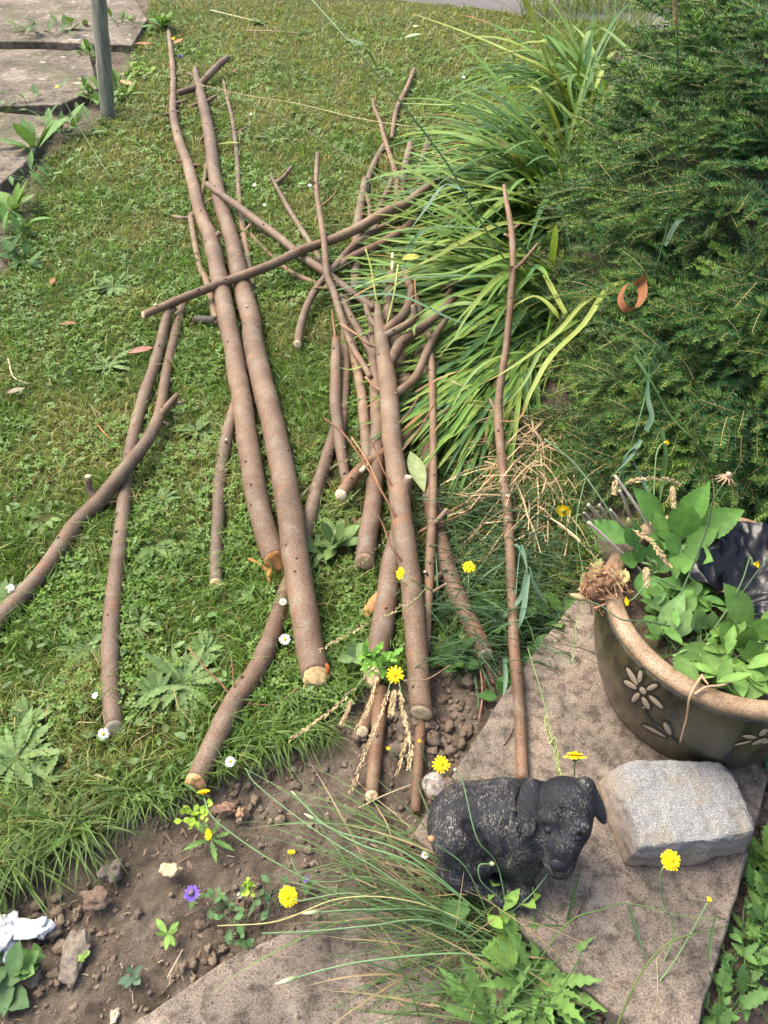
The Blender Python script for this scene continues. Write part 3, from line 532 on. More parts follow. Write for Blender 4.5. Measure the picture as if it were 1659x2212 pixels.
# ------------------------------------------------------------------ dog statue
def D(x, y, z): return P((1350 + x / 2.37) / 1.507, (2480 + y / 2.37) / 1.507, z + SLAB_Z)
def rotm(a, b, c=0):                                # columns = local axes
    a = nrm(a); b = nrm(np.asarray(b) - a * np.dot(a, b)); return np.stack([a, b, np.cross(a, b)], 1)
skull, brow_c = D(1160, 335, .160), D(1150, 490, .148); mz0, mz1 = D(1136, 620, .138), D(1113, 782, .112)
fr = nrm(mz1 - skull); side_ = nrm(D(1290, 590, .15) - D(1010, 525, .15)); side_ = nrm(side_ - fr * np.dot(side_, fr)); upn = np.cross(side_, fr)
RH = np.stack([side_, fr, upn], 1); ZP = depth(D(1100, 600, .15)) / FPX / 3.57   # metres per pixel of the enlarged view
print('DOG up', upn, 'fr', fr, ZP)
def body(X):
    d = sd_cone(X, D(425, 490, .066), D(690, 455, .080), .076, .070)                      # trunk
    d = smin(d, sd_ell(X, D(800, 590, .082), (.056, .062, .074)), .03)                    # shoulder, chest
    d = smin(d, sd_cone(X, D(760, 430, .092), D(1060, 380, .138), .058, .044), .03)       # neck
    d = smin(d, sd_cone(X, D(335, 590, .085), D(490, 745, .062), .048, .033), .007)       # thigh
    d = smin(d, sd_cone(X, D(470, 790, .045), D(270, 860, .024), .026, .024), .010)       # lower hind leg
    d = smin(d, sd_cone(X, D(330, 910, .018), D(600, 960, .016), .024, .019), .008)       # hind foot
    d = smin(d, sd_ell(X, D(660, 975, .016), (.026, .018, .016)), .006)
    d = smin(d, sd_cone(X, D(810, 740, .060), D(810, 900, .034), .034, .023), .014)       # front leg
    d = smin(d, sd_ell(X, D(830, 985, .022), (.024, .032, .022)), .008)                   # paw
    d = smin(d, sd_ell(X, D(745, 1050, .012), (.044, .020, .014)), .006)
    for k in (-1, 0, 1): d = smin(d, sd_ell(X, D(835 + k * 40, 1040, .018), (.0085, .013, .013)), .003)   # toes
    for k in (-1, 0, 1): d = smin(d, sd_ell(X, D(690 + k * 34, 1000 - k * 6, .014), (.008, .011, .011)), .003)
    return d
def headf(X):
    h = sd_ell(X, skull, (.0500, .0475, .047), RH)
    h = smin(h, sd_ell(X, brow_c, (.0455, .037, .038), RH), .012)
    h = smin(h, sd_cone(X, mz0 - upn * .004, mz1, .0325, .0255), .010)
    return smin(h, sd_ell(X, mz1 - upn * .009, (.0250, .019, .016), RH), .006)
def on(fn, x, y):
    """where the sight line of an enlarged-view pixel meets the surface"""
    u, v = (1350 + x / 2.37) / 1.507, (2480 + y / 2.37) / 1.507; a = np.array([(u - 829.5) / FPX, CP - (v - 1106) / FPX * SP, -SP - (v - 1106) / FPX * CP]); a = nrm(a); t = .9
    for _ in range(80):
        e = float(fn((CAMP + a * t)[None])[0]); t += e * .8
        if abs(e) < 1e-5: break
    p = CAMP + a * t; n_ = nrm([float(fn((p + np.eye(3)[k] * 1e-3)[None])[0]) - e for k in range(3)]); return p, n_, a
eyes = [on(headf, 1022, 528), on(headf, 1272, 592)]; nose_p = on(headf, 1110, 800)
earL = [D(915, 150, .176), D(860, 345, .178), D(898, 560, .146)]; earR = [D(1300, 200, .182), D(1432, 310, .168), D(1425, 480, .135)]
def flap(X, p, wd, th, nn):
    """hanging ear: flattened ellipsoid along p[0]..p[2] with its face towards nn"""
    ax = nrm(p[2] - p[0]); Re = rotm(ax, np.cross(nn, ax)); c = (p[0] + p[2]) / 2 * .4 + p[1] * .6
    return sd_ell(X, c, (np.linalg.norm(p[2] - p[0]) * .56, wd, th), Re)
def dog(X):
    d = body(X); h = headf(X)
    for p, n_, a_ in eyes:
        h = smin(h, sd_ell(X, p - fr * .016 - n_ * .004, (.017, .012, .011), RH), .010)         # brow above the eye
        h = -smin(-h, np.linalg.norm(X - (p + n_ * .0045), axis=-1) - .0088, .006)             # socket
    h = -smin(-h, sd_cone(X, on(headf, 1150, 380)[0] + upn * .001, on(headf, 1135, 560)[0] + upn * .001, .0035, .0035), .012)
    h = -smin(-h, sd_cone(X, on(headf, 1015, 690)[0], on(headf, 1035, 820)[0], .0022, .0022), .005)      # lip line
    h = -smin(-h, sd_cone(X, on(headf, 1250, 690)[0], on(headf, 1205, 820)[0], .0022, .0022), .005)
    for L, r_ in (([(400, 490), (470, 570), (535, 670), (572, 770)], .0065), ([(690, 480), (705, 640), (715, 780)], .0045), ([(820, 520), (880, 620), (950, 700)], .004)):
        q_ = [on(body, *p)[0] for p in L]
        for p, r2 in zip(q_[:-1], q_[1:]): d = -smin(-d, sd_cone(X, p, r2, r_ * 1.25, r_ * 1.25), .007)
    d = smin(d, h, .008)
    gq = [on(body, *p)[0] for p in [(850, 165), (806, 300), (806, 430), (850, 540), (905, 590)]]
    for p, r2 in zip(gq[:-1], gq[1:]): d = -smin(-d, sd_cone(X, p, r2, .0060, .0060), .006)   # groove beside the hanging ear
    vL, vR = nrm(np.array([-.25, -.12, .95])), nrm(np.array([.5, .0, .85]))
    e = smin(flap(X, earL, 90 * ZP, .0068, vL), sd_cone(X, D(930, 200, .172), D(1010, 220, .168), .014, .014), .012); d = smin(d, e, .0035)
    e = smin(flap(X, earR, 80 * ZP, .0075, vR), sd_cone(X, earR[0], D(1250, 190, .180), .018, .014), .014); d = smin(d, e, .0035)
    return np.maximum(d, SLAB_Z + .001 - X[..., 2])
V, Q = sdf_mesh(dog, (D(60, 500, 0)[0] - .03, D(500, 1150, 0)[1] - .04, SLAB_Z - .003), (D(1520, 500, .1)[0] + .04, D(500, 60, 0)[1] + .05, SLAB_Z + .25), .0026)
def dogmat():
    m, t, b = newmat('worn_black_statue'); fur = tex(t, 170, 5, .65, (1, .35, 1), dist=1.2)
    base = ramp(t, tex(t, 20, 4), [(.35, (.0045, .0052, .008)), (.65, (.013, .0145, .020))])
    flk = ramp(t, tex(t, 640, 4, .75, (.6, .26, .6), dist=.6), [(.51, g(0)), (.63, g(1))])
    reg = ramp(t, tex(t, 19, 4, .65), [(.46, g(.06)), (.66, g(.95))])
    mm = nd(t, 'ShaderNodeMath', operation='MULTIPLY'); t.links.new(flk, mm.inputs[0]); t.links.new(reg, mm.inputs[1])
    m2 = nd(t, 'ShaderNodeMath', operation='MULTIPLY'); t.links.new(mm.outputs[0], m2.inputs[0]); t.links.new(attr(t), m2.inputs[1]); c = mixc(t, base, (.33, .30, .245), m2.outputs[0]); t.links.new(c, b.inputs['Base Color'])
    b.inputs['Roughness'].default_value = .62; b.inputs['Specular IOR Level'].default_value = .25
    bump(t, b, fur, .8, .004); bump(t, b, flk, .25, .001); return m
MDOG = dogmat(); wear = np.where(headf(V) < .004, .7, 1.0); mb = MB(); mb.add(V, Q, None, np.repeat(wear[:, None], 3, 1)); statue = mb.build('dog_statue', MDOG)
tag(statue, 'black lying dog statue with worn paint and drooping ears, head turned down', 'dog statue')
ms, t_, b_ = newmat('dark_glossy_paint'); b_.inputs['Base Color'].default_value = (.012, .013, .018, 1); b_.inputs['Roughness'].default_value = .5; b_.inputs['Specular IOR Level'].default_value = .2
for p, n_, a_ in eyes:
    e = MB(); e.ball(p - n_ * .0058, (.0094, .0076, .0085), rot=RH, nu=16, nv=10); e.build('eye', ms, statue)
    ld = MB(); t1 = nrm(side_ - n_ * np.dot(side_, n_)); t2 = np.cross(n_, t1)
    for top in (-1, 1): ld.tube([p + t1 * x * .0112 + t2 * top * .0075 * math.sqrt(max(0, 1 - x * x)) + n_ * (.0002 - .003 * x * x) for x in np.linspace(-1, 1, 13)], .0015, 6)
    ld.build('eyelids', MDOG, statue)
p, n_, a_ = nose_p; e = MB(); e.ball(p - n_ * .0075 + np.array([0, -.003, 0]), (.0160, .0125, .0100), rot=np.stack([side_, nrm(np.cross(n_, side_)), n_], 1), nu=20, nv=14, jit=.04)
nose = e.build('nose', ms, statue)

# ------------------------------------------------------------------ granite block
def hullmesh(top, bot, name):
    """closed block between a top and a bottom outline, subdivided and roughened"""
    import bmesh
    bm = bmesh.new()
    for p in top + bot: bm.verts.new(p)
    r_ = bmesh.ops.convex_hull(bm, input=bm.verts[:]); bmesh.ops.delete(bm, geom=[v for v in bm.verts if not v.link_faces], context='VERTS')
    bmesh.ops.dissolve_limit(bm, angle_limit=R(6), verts=bm.verts, edges=bm.edges)
    bmesh.ops.bevel(bm, geom=bm.edges[:] , offset=.005, segments=2, affect='EDGES', profile=.6)
    bmesh.ops.triangulate(bm, faces=bm.faces)
    for _ in range(12):
        es = [e for e in bm.edges if e.calc_length() > .007]
        if not es: break
        bmesh.ops.subdivide_edges(bm, edges=es, cuts=1); bmesh.ops.triangulate(bm, faces=bm.faces)
    bm.normal_update()
    for v in bm.verts:
        c = v.co; k = .0050 * mnoise.noise(c * 22) + .0028 * mnoise.noise(c * 60) + .0014 * mnoise.noise(c * 160) + .0008 * mnoise.noise(c * 330); v.co = c + v.normal * k
    me = bpy.data.meshes.new(name); bm.to_mesh(me); bm.free()
    for p in me.polygons: p.use_smooth = True
    o = bpy.data.objects.new(name, me); COL.objects.link(o); return o
TZ = SLAB_Z + .085
top = [P(u, v, TZ + dz) for u, v, dz in [(1350, 1648, 0), (1385, 1640, 0), (1558, 1645, .0), (1592, 1690, -.002), (1606, 1735, -.004), (1630, 1790, -.012), (1560, 1812, -.004), (1386, 1828, -.006), (1366, 1760, -.002)]]
bot = [P(u, v, SLAB_Z + dz) for u, v, dz in [(1288, 1688, 0), (1345, 1868, 0), (1400, 1876, 0), (1500, 1868, 0), (1612, 1838, 0), (1612, 1740, 0), (1575, 1665, 0), (1360, 1660, 0)]] + [P(1300, 1690, SLAB_Z + .02), P(1618, 1824, SLAB_Z + .03)]
blk = hullmesh([Vector(p) for p in top], [Vector(p) for p in bot], 'granite_block')
def granmat():
    m, t, b = newmat('pale_granite'); n = tex(t, 520, 3, .8)
    c = ramp(t, n, [(.32, (.03, .031, .031)), (.44, (.14, .142, .14)), (.56, (.235, .237, .23)), (.68, (.42, .42, .405))])
    c = mixc(t, c, (.17, .14, .09), ramp(t, tex(t, 26, 5, .6), [(.5, g(0)), (.72, g(.7))]))
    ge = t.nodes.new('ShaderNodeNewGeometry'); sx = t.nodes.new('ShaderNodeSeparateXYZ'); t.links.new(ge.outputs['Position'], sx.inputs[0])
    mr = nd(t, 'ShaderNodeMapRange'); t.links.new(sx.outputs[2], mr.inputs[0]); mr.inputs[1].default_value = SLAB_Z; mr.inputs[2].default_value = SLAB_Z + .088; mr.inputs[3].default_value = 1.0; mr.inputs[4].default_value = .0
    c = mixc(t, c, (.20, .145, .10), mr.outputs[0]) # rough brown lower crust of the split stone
    c = mixc(t, c, ramp(t, n, [(.3, g(.6)), (.6, g(1.15))]), .7, 'MULTIPLY')
    t.links.new(c, b.inputs['Base Color']); b.inputs['Roughness'].default_value = .85; b.inputs['Specular IOR Level'].default_value = .3
    bump(t, b, n, .5, .002); bump(t, b, tex(t, 90, 5, .7), .5, .004); return m
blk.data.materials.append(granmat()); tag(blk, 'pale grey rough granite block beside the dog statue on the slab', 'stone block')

# ------------------------------------------------------------------ glazed pot
RIMZ = .335
_q = np.array([P(u, v, RIMZ)[:2] for u, v in [(1321, 1194), (1327, 1270), (1368, 1378), (1422, 1452), (1505, 1509), (1659, 1563), (1375, 1122), (1426, 1101), (1494, 1095), (1602, 1119), (1659, 1144)]])
_A = np.c_[2 * _q, np.ones(len(_q))]; _s = np.linalg.lstsq(_A, (_q ** 2).sum(1), rcond=None)[0]
PC = _s[:2]; PR = math.sqrt(_s[2] + _s[0] ** 2 + _s[1] ** 2)
_q = np.array([P(u, v, SLAB_Z)[:2] for u, v in [(1278, 1552), (1350, 1621), (1458, 1639), (1566, 1624), (1616, 1617)]])
print('POT', PC, PR, 'base dist', np.linalg.norm(_q - PC, axis=1))
def revolve(prof, ctr, seg=96, closed=False):
    V = []
    for r_, z in prof:
        for k in range(seg): a_ = 2 * math.pi * k / seg; V.append((ctr[0] + r_ * math.cos(a_), ctr[1] + r_ * math.sin(a_), z))
    q = []; n = len(prof)
    for l in range(n - 1 + (1 if closed else 0)):
        for k in range(seg): k2 = (k + 1) % seg; l2 = (l + 1) % n; q.append((l * seg + k, l * seg + k2, l2 * seg + k2, l2 * seg + k))
    return np.array(V), q
BRD = float(np.linalg.norm(_q - PC, axis=1)[1:4].mean()); BRD = min(BRD, PR * .93)
def wall_r(z): t = (z - SLAB_Z) / (RIMZ - SLAB_Z); return BRD * (1 - t) + (PR - .004) * t + .020 * math.sin(math.pi * t ** 1.1)
zs = np.linspace(SLAB_Z + .002, RIMZ - .022, 22)
prof = [(BRD * .6, SLAB_Z + .002)] + [(wall_r(z), z) for z in zs] + [(PR - .030, RIMZ - .020), (PR - .036, RIMZ - .12), (PR - .045, SLAB_Z + .03)]
V, q = revolve(prof, PC); mb = MB(); mb.add(V, q)
def glaze():
    m, t, b = newmat('dark_olive_glaze'); n = tex(t, 12, 6, .65, (1, 1, .45), dist=.7)
    c = ramp(t, n, [(.34, (.006, .007, .006)), (.46, (.028, .025, .014)), (.58, (.065, .054, .028)), (.70, (.115, .095, .055))])
    sp = tex(t, 260, 3, .7); c = mixc(t, c, (.20, .16, .09), ramp(t, sp, [(.66, g(0)), (.74, g(.6))]))
    t.links.new(c, b.inputs['Base Color']); b.inputs['Roughness'].default_value = .24; b.inputs['Specular IOR Level'].default_value = .4
    bump(t, b, sp, .15, .001); bump(t, b, n, .15, .003); return m
pot = mb.build('glazed_pot', glaze()); tag(pot, 'large dark olive glazed pot with flower pattern and sandy rim, full of weeds', 'plant pot')
RW = .034
rp = [(PR - RW, RIMZ - .03), (PR - RW, RIMZ - .006), (PR - RW + .006, RIMZ), (PR - .010, RIMZ + .001), (PR - .002, RIMZ - .004), (PR, RIMZ - .012), (PR - .003, RIMZ - .022), (PR - .012, RIMZ - .026)]
V, q = revolve(rp, PC); V = V + np.c_[np.zeros((len(V), 2)), .0016 * fbm(V, 12, 2, 2)]; mb = MB(); mb.add(V, q)
def rimmat():
    m, t, b = newmat('sandy_clay_rim'); n = tex(t, 16, 5, .6)
    c = ramp(t, n, [(.3, (.14, .086, .044)), (.5, (.235, .155, .088)), (.7, (.30, .215, .13))]); sp = tex(t, 300, 3, .7)
    c = mixc(t, c, ramp(t, sp, [(.34, g(.45)), (.5, g(1)), (.68, g(1.4))]), 1.0, 'MULTIPLY'); c = mixc(t, c, (.09, .065, .045), ramp(t, tex(t, 40, 5, .7), [(.6, g(0)), (.72, g(.55))]))
    t.links.new(c, b.inputs['Base Color']); b.inputs['Roughness'].default_value = .6; bump(t, b, sp, .3, .0015); return m
mb.build('rim', rimmat(), pot)
# soil inside the pot
mb = MB(); V = []; n_ = 46
for i_ in range(n_):
    for k in range(80): a_ = 2 * math.pi * k / 80; r_ = (PR - RW - .002) * i_ / (n_ - 1); V.append((PC[0] + r_ * math.cos(a_), PC[1] + r_ * math.sin(a_), RIMZ - .055))
V = np.array(V); V[:, 2] += .018 * fbm(V * [1, 1, 0], 18, 4, 1); q = [(i_ * 80 + k, i_ * 80 + (k + 1) % 80, (i_ + 1) * 80 + (k + 1) % 80, (i_ + 1) * 80 + k) for i_ in range(n_ - 1) for k in range(80)]
mb.add(V, q); 
def potsoil():
    m, t, b = newmat('pot_soil'); n = tex(t, 120, 6, .7); t.links.new(ramp(t, n, [(.3, (.035, .024, .017)), (.55, (.11, .075, .05)), (.72, (.2, .15, .11))]), b.inputs['Base Color']); b.inputs['Roughness'].default_value = .95; bump(t, b, n, .8, .005); return m
mb.build('soil', potsoil(), pot)
# carved flower: petals let into the wall, found by casting picture points on to the wall
def on_pot(u, v, off=.0012):
    x = (u - 829.5) / FPX; y = -(v - 1106) / FPX; d = np.array([x, CP + y * SP, -SP + y * CP]); t = .8
    for _ in range(400):
        p = CAMP + d * t; rr = math.hypot(p[0] - PC[0], p[1] - PC[1]); e = rr - wall_r(min(max(p[2], SLAB_Z), RIMZ))
        if e < .0002: break
        t += max(e * .5, .0002)
    n_ = nrm([p[0] - PC[0], p[1] - PC[1], 0]); return p + n_ * off, n_
mpet = plainmat('carved_bare_clay', 300, .25, .85, .5, .2); mgr = newmat('carved_groove')
mgr[2].inputs['Base Color'].default_value = (.012, .010, .007, 1); mgr[2].inputs['Roughness'].default_value = .5
def decal(name, c0, c1, wpx, col, off, grow=0.0, mat=None):
    """elliptic petal between two picture points, curved with the wall, 1-2 mm proud"""
    c0, c1 = np.array(c0, float), np.array(c1, float); ax = (c1 - c0); L = np.linalg.norm(ax); ax /= L; nx = np.array([-ax[1], ax[0]]); m_ = (c0 + c1) / 2
    mb = MB(); V = []; n = 22
    for k in range(n):
        a_ = 2 * math.pi * k / n; e = m_ + ax * math.cos(a_) * (L / 2 + grow) + nx * math.sin(a_) * (wpx / 2 + grow); V.append(on_pot(e[0], e[1], off)[0])
    for k in range(n):
        a_ = 2 * math.pi * k / n; e = m_ + (ax * math.cos(a_) * (L / 2 + grow) + nx * math.sin(a_) * (wpx / 2 + grow)) * .6; V.append(on_pot(e[0], e[1], off + .0008)[0])
    V.append(on_pot(*m_, off + .001)[0]); q = [(k, (k + 1) % n, n + (k + 1) % n, n + k) for k in range(n)]; t = [(n + k, n + (k + 1) % n, 2 * n) for k in range(n)]
    mb.add(V, q, t, col); return mb.build(name, mat or mpet, pot)
def zz(x, y): return (1062 + .36 * x, 1415.5 + .36 * y)
PCOL = (.26, .21, .145)
for nm, a_, b_, wd in [('carved_petal', (880, 180), (812, 70), 13), ('carved_petal', (875, 200), (795, 150), 13), ('carved_petal', (888, 165), (900, 82), 12), ('carved_petal', (932, 205), (1000, 172), 13), ('carved_petal', (890, 222), (845, 278), 14),
                       ('carved_petal', (905, 245), (950, 322), 13), ('carved_petal', (945, 237), (1032, 318), 12), ('carved_leaf', (1035, 397), (1078, 478), 13), ('carved_leaf', (908, 415), (1050, 488), 9), ('carved_centre', (893, 188), (928, 232), 14)]:
    decal(nm, zz(*a_), zz(*b_), wd, PCOL, .0016, -1.0); decal('carved_outline', zz(*a_), zz(*b_), wd, (1, 1, 1), .0004, 4.5, mgr[0])
for L, wd in (([(915, 310), (935, 350), (975, 405), (1040, 455), (1120, 520)], .0016),):
    for w_, mt, of in ((wd * 2.2, mgr[0], .0003), (wd, mpet, .0010)):
        mb = MB(); mb.tube([on_pot(*zz(x, y), of)[0] for x, y in spline([(x, y, 0) for x, y in L], n=6)[:, :2]], w_, 6, c=PCOL); mb.build('carved_stem', mt, pot)
for a_, b_, wd in [((1455, 535), (1560, 510), 4), ((1505, 480), (1590, 490), 8), ((1605, 475), (1655, 440), 11), ((1560, 530), (1650, 495), 8), ((1620, 520), (1680, 505), 8), ((590, 890), (600, 860), 3)]:
    decal('carved_petal', zz(*a_), zz(*b_), wd, PCOL, .0016)
def z6(x, y): return (1062 + .36 * x, 730 + .36 * y)
for a_, b_, wd in [((585, 1735), (600, 1830), 5), ((612, 1700), (600, 1780), 5), ((607, 1835), (622, 1905), 4)]:
    decal('carved_petal', z6(*a_), z6(*b_), wd, PCOL, .0016)

# black plastic bag in the pot
c0, c1, c2, c3 = P(1485, 1265, .325), P(1535, 1125, .345), P(1740, 1165, .345), P(1720, 1395, .32)
mb = MB(); n = 90; V = []
for i_ in range(n):
    for j_ in range(n):
        a_, b_ = i_ / (n - 1), j_ / (n - 1); V.append((c0 * (1 - a_) + c1 * a_) * (1 - b_) + (c3 * (1 - a_) + c2 * a_) * b_)
V = np.array(V); f = fbm(V, 9, 2, 4); w_ = V + np.c_[f, f, f] * .05
def ridge(sc, sd_): return 1 - np.abs(fbm(w_ * [1, .6, 1], sc, 1, sd_)) * 2.2
V[:, 2] += .030 * ridge(8, 1) + .011 * ridge(19, 2) + .003 * ridge(45, 3) - .002; V[:, :2] += np.c_[fbm(V, 20, 2, 7), fbm(V, 20, 2, 9)] * .008
mb.add(V, [(i_ * n + j_, (i_ + 1) * n + j_, (i_ + 1) * n + j_ + 1, i_ * n + j_ + 1) for i_ in range(n - 1) for j_ in range(n - 1)])
m, t, b = newmat('black_plastic'); b.inputs['Base Color'].default_value = (.004, .004, .005, 1); b.inputs['Specular IOR Level'].default_value = .3; b.inputs['Roughness'].default_value = .3; bump(t, b, tex(t, 60, 3, .6, dist=1.5), .4, .003)
bag = mb.build('plastic_bag', m); tag(bag, 'crumpled shiny black plastic bag pushed into the glazed pot', 'plastic bag')

# weathered post
pb = P(234, 258, 0.0); pt = PY(213, 0, pb[1] + .03); dv = (pt - pb) / (pt[2] - pb[2]); r0 = px(pb, 33) / 2
mb = MB(); zs = np.linspace(-.05, 1.25, 40); V = []; n = 20
for z in zs:
    c = pb + dv * z
    for k in range(n):
        a_ = 2 * math.pi * k / n; rr = r0 * (1 / max(abs(math.cos(a_ + .5)) ** 6 + abs(math.sin(a_ + .5)) ** 6, 1e-6) ** (1 / 6)) * .74
        V.append(c + np.array([math.cos(a_), math.sin(a_), 0]) * rr)
V = np.array(V); f = fbm(V * [1, 1, .12], 60, 3, 2); V[:, :2] += (V[:, :2] - np.repeat((pb + np.outer(zs, dv))[:, :2], n, 0)) * f[:, None] * .06
V = np.concatenate([V, [pb + dv * 1.262]]); t_ = [((39) * n + k, 39 * n + (k + 1) % n, 40 * n) for k in range(n)]
mb.add(V, [(l * n + k, l * n + (k + 1) % n, (l + 1) * n + (k + 1) % n, (l + 1) * n + k) for l in range(39) for k in range(n)], t_)
m, t, b = newmat('weathered_post'); n_ = tex(t, 60, 5, .65, (1, 1, .07)); c = ramp(t, n_, [(.3, (.085, .085, .06)), (.5, (.175, .175, .13)), (.7, (.28, .265, .21))])
c = mixc(t, c, (.095, .125, .055), ramp(t, tex(t, 9, 4), [(.45, g(0)), (.7, g(.7))])); t.links.new(c, b.inputs['Base Color']); b.inputs['Roughness'].default_value = .85; bump(t, b, n_, .5, .003)
post = mb.build('wooden_post', m); tag(post, 'weathered grey wooden post standing at the edge of the path', 'post')

# stones and scraps on the soil
def stone(label, u, v, wpx, col, flat=.55, name='stone', asp=1.0, cat='stone'):
    p = P(u, v, .005); r_ = px(p, wpx) / 2; mb = MB(); mb.ball(p + [0, 0, r_ * flat * .15], (r_, r_ * asp, r_ * flat), c=col, nu=22, nv=14, jit=.75, seed=u * .37)
    o = mb.build(name, M['stone']); tag(o, label, cat); return o
stone('roundish grey brown stone on the soil by the grass tussock', 240, 1883, 44, (.15, .12, .095), .6)
stone('flat brown stone half under the grass tussock edge', 207, 1940, 56, (.15, .105, .075), .5, asp=.7)
stone('buff chipped flint lying on open soil, left of the yellow flowers', 370, 1881, 40, (.45, .34, .21), .5, asp=.7)
stone('small reddish stone just below the rough sawn log end', 487, 1747, 42, (.19, .115, .08), .4, asp=.6)
stone('brown pebble under the small reddish stone', 519, 1757, 18, (.26, .17, .10), .6, asp=1.5)
stone('long grey brown stone on soil beside the white litter', 162, 2062, 50, (.16, .135, .105), .35, asp=2.0)
stone('little brick red pebble beside the seedling at the bottom', 283, 2108, 14, (.30, .15, .11), .7, asp=1.4)
stone('pale pebble at the bottom edge of the bed', 247, 2196, 20, (.40, .33, .24), .5, asp=1.5)
stone('whitish pebble by the self heal leaves', 518, 1935, 12, (.5, .42, .36), .8)
stone('orange brown leaf chip in the rosette below the dog', 1178, 2098, 34, (.26, .18, .13), .35, name='leaf_chip', asp=1.4, cat='debris')
# crumpled white litter
mb = MB(); 
for k, (u, v, a_, b_) in enumerate([(8, 2035, 30, 40), (45, 2012, 42, 20), (88, 2008, 26, 16), (10, 1998, 20, 14)]):
    p = P(u, v, .01); mb.ball(p + [0, 0, .008], (px(p, a_), px(p, b_), .010), c=(.5, .5, .5), nu=26, nv=18, jit=.8, seed=k * 3.1)
m, t, b = newmat('white_plastic'); n_ = tex(t, 70, 5, .7, dist=1); t.links.new(ramp(t, n_, [(.3, (.12, .11, .10)), (.42, (.5, .5, .5)), (.6, (.68, .68, .69))]), b.inputs['Base Color']); b.inputs['Roughness'].default_value = .4; bump(t, b, n_, .8, .004)
o = mb.build('plastic_scrap', m); tag(o, 'crumpled white plastic scrap half hidden in grass at the left edge', 'litter')
# clods
mb = MB(); cnt = 0; tmpl = []
for k in range(24):
    m_ = MB(); m_.ball((0, 0, 0), (rnd(.8, 1.25), rnd(.8, 1.25), rnd(.55, .85)), nu=9, nv=7, jit=.8, seed=k * 7.7); V = m_.V[0]; V = V * (1 + .16 * RNG.normal(size=(len(V), 1))); tmpl.append((V, m_.Q[0], m_.T[0]))
for cx, cy in [(x, y) for x, y in zip(RNG.uniform(-.9, .8, 34000), RNG.uniform(.22, 1.2, 34000))]:
    A_ = np.array([[cx]]), np.array([[cy]])
    if not soft_soil(*A_)[0, 0] or inpoly(*A_, SLAB1)[0, 0]: continue
    on2 = inpoly(*A_, SLAB2)[0, 0]; cl = vnoise2(*A_, 7, 77)[0, 0]
    if random.random() > (.10 if on2 else .15 + cl): continue
    r_ = .0012 + .0105 * random.random() ** 12 * (1.2 if cl > .5 else .6); z = float(ground_h(*A_)[0][0, 0])
    if on2: z = .012; r_ = min(r_, .003)
    V, q, t = tmpl[cnt % 24]; cnt += 1; mb.add(V * r_ + [cx, cy, z + r_ * .25], q, t, np.array([.142, .108, .078]) * rnd(.75, 1.3))
print('clods', cnt)
o = mb.build('soil_clods', M['clod'], smooth=True); tag(o, 'crumbled brown soil clods scattered over the bare bed', 'soil crumbs', kind='stuff')
# ------------------------------------------------------------------ lawn: short grass, clover, small leaves (stuff)
HR = .006; HX0, HY0 = -3.2, .2; HM = np.zeros((1100, 1300), bool)
for x, y, z, r in LYING:
    if z - r < .035:
        k = max(1, int(.85 * r / HR)); i_, j_ = int((x - HX0) / HR), int((y - HY0) / HR)
        if k < i_ < 1100 - k and k < j_ < 1300 - k: HM[i_ - k:i_ + k + 1, j_ - k:j_ + k + 1] = True
SPOTS = [(395, 1478, .10), (35, 1640, .09), (425, 930, .06), (235, 790, .06), (245, 620, .08), (330, 1180, .06), (100, 1120, .06), (560, 50, .08), (590, 300, .08), (690, 275, .08), (700, 1195, .05), (725, 1180, .05), (520, 1290, .03), (185, 1400, .06), (340, 1500, .07), (440, 1410, .07), (60, 1560, .06), (90, 1690, .06), (20, 1280, .06), (300, 1350, .05), (350, 1080, .05)]
for u_, v_, r_ in SPOTS:
    p_ = P(u_, v_, .03); yy, xx = np.meshgrid(np.arange(1300), np.arange(1100)); dd = np.hypot(HX0 + xx * HR - p_[0], HY0 + yy * HR - p_[1]); HM |= (dd < r_ * .75) & (RNG.random(dd.shape) < .8)
def under_wood(x, y):
    i_ = np.clip(((x - HX0) / HR).astype(int), 0, 1099); j_ = np.clip(((y - HY0) / HR).astype(int), 0, 1299); return HM[i_, j_]
def scatter(rho, x0, x1, y0, y1, ref=1.35):
    """random ground points, rho per m2 at distance ref, thinning with distance squared"""
    n = int(rho * (x1 - x0) * (y1 - y0)); x = RNG.uniform(x0, x1, n); y = RNG.uniform(y0, y1, n); d = np.sqrt(x * x + y * y + 1.5 * 1.5)
    k = (RNG.random(n) < np.minimum(1, (ref / d) ** 2)) & (np.abs(x) < .62 * (y * .72 + 1.08) + .35) & ~under_wood(x, y)
    k[k] &= ~soft_soil(x[k], y[k]) & ~in_road(x[k], y[k]); return x[k], y[k], d[k]
def blades(mb, x, y, d, h, wd, lean, col):
    n = len(x); z, _ = ground_h(x, y); z = z - .003; az = RNG.uniform(0, 2 * math.pi, n); dx, dy = np.cos(az), np.sin(az); ta = RNG.uniform(0, 2 * math.pi, n)
    sx, sy = np.cos(ta) * wd / 2, np.sin(ta) * wd / 2; L0, L1 = lean * h * .35, lean * h
    b = np.stack([x, y, z], 1); s_ = np.stack([sx, sy, np.zeros(n)], 1)
    m_ = b + np.stack([dx * L0, dy * L0, h * .6], 1); tp = b + np.stack([dx * L1, dy * L1, h * (1 - .25 * lean)], 1)
    V = np.stack([b - s_, b + s_, m_ + s_ * .9, m_ - s_ * .9, tp], 1).reshape(-1, 3); i_ = np.arange(n)[:, None] * 5
    mb.add(V, i_ + np.array([0, 1, 2, 3]), i_ + np.array([3, 2, 4]), np.repeat(col, 5, 0) * np.tile(np.array([.8, .8, 1, 1, 1.15]), n)[:, None])
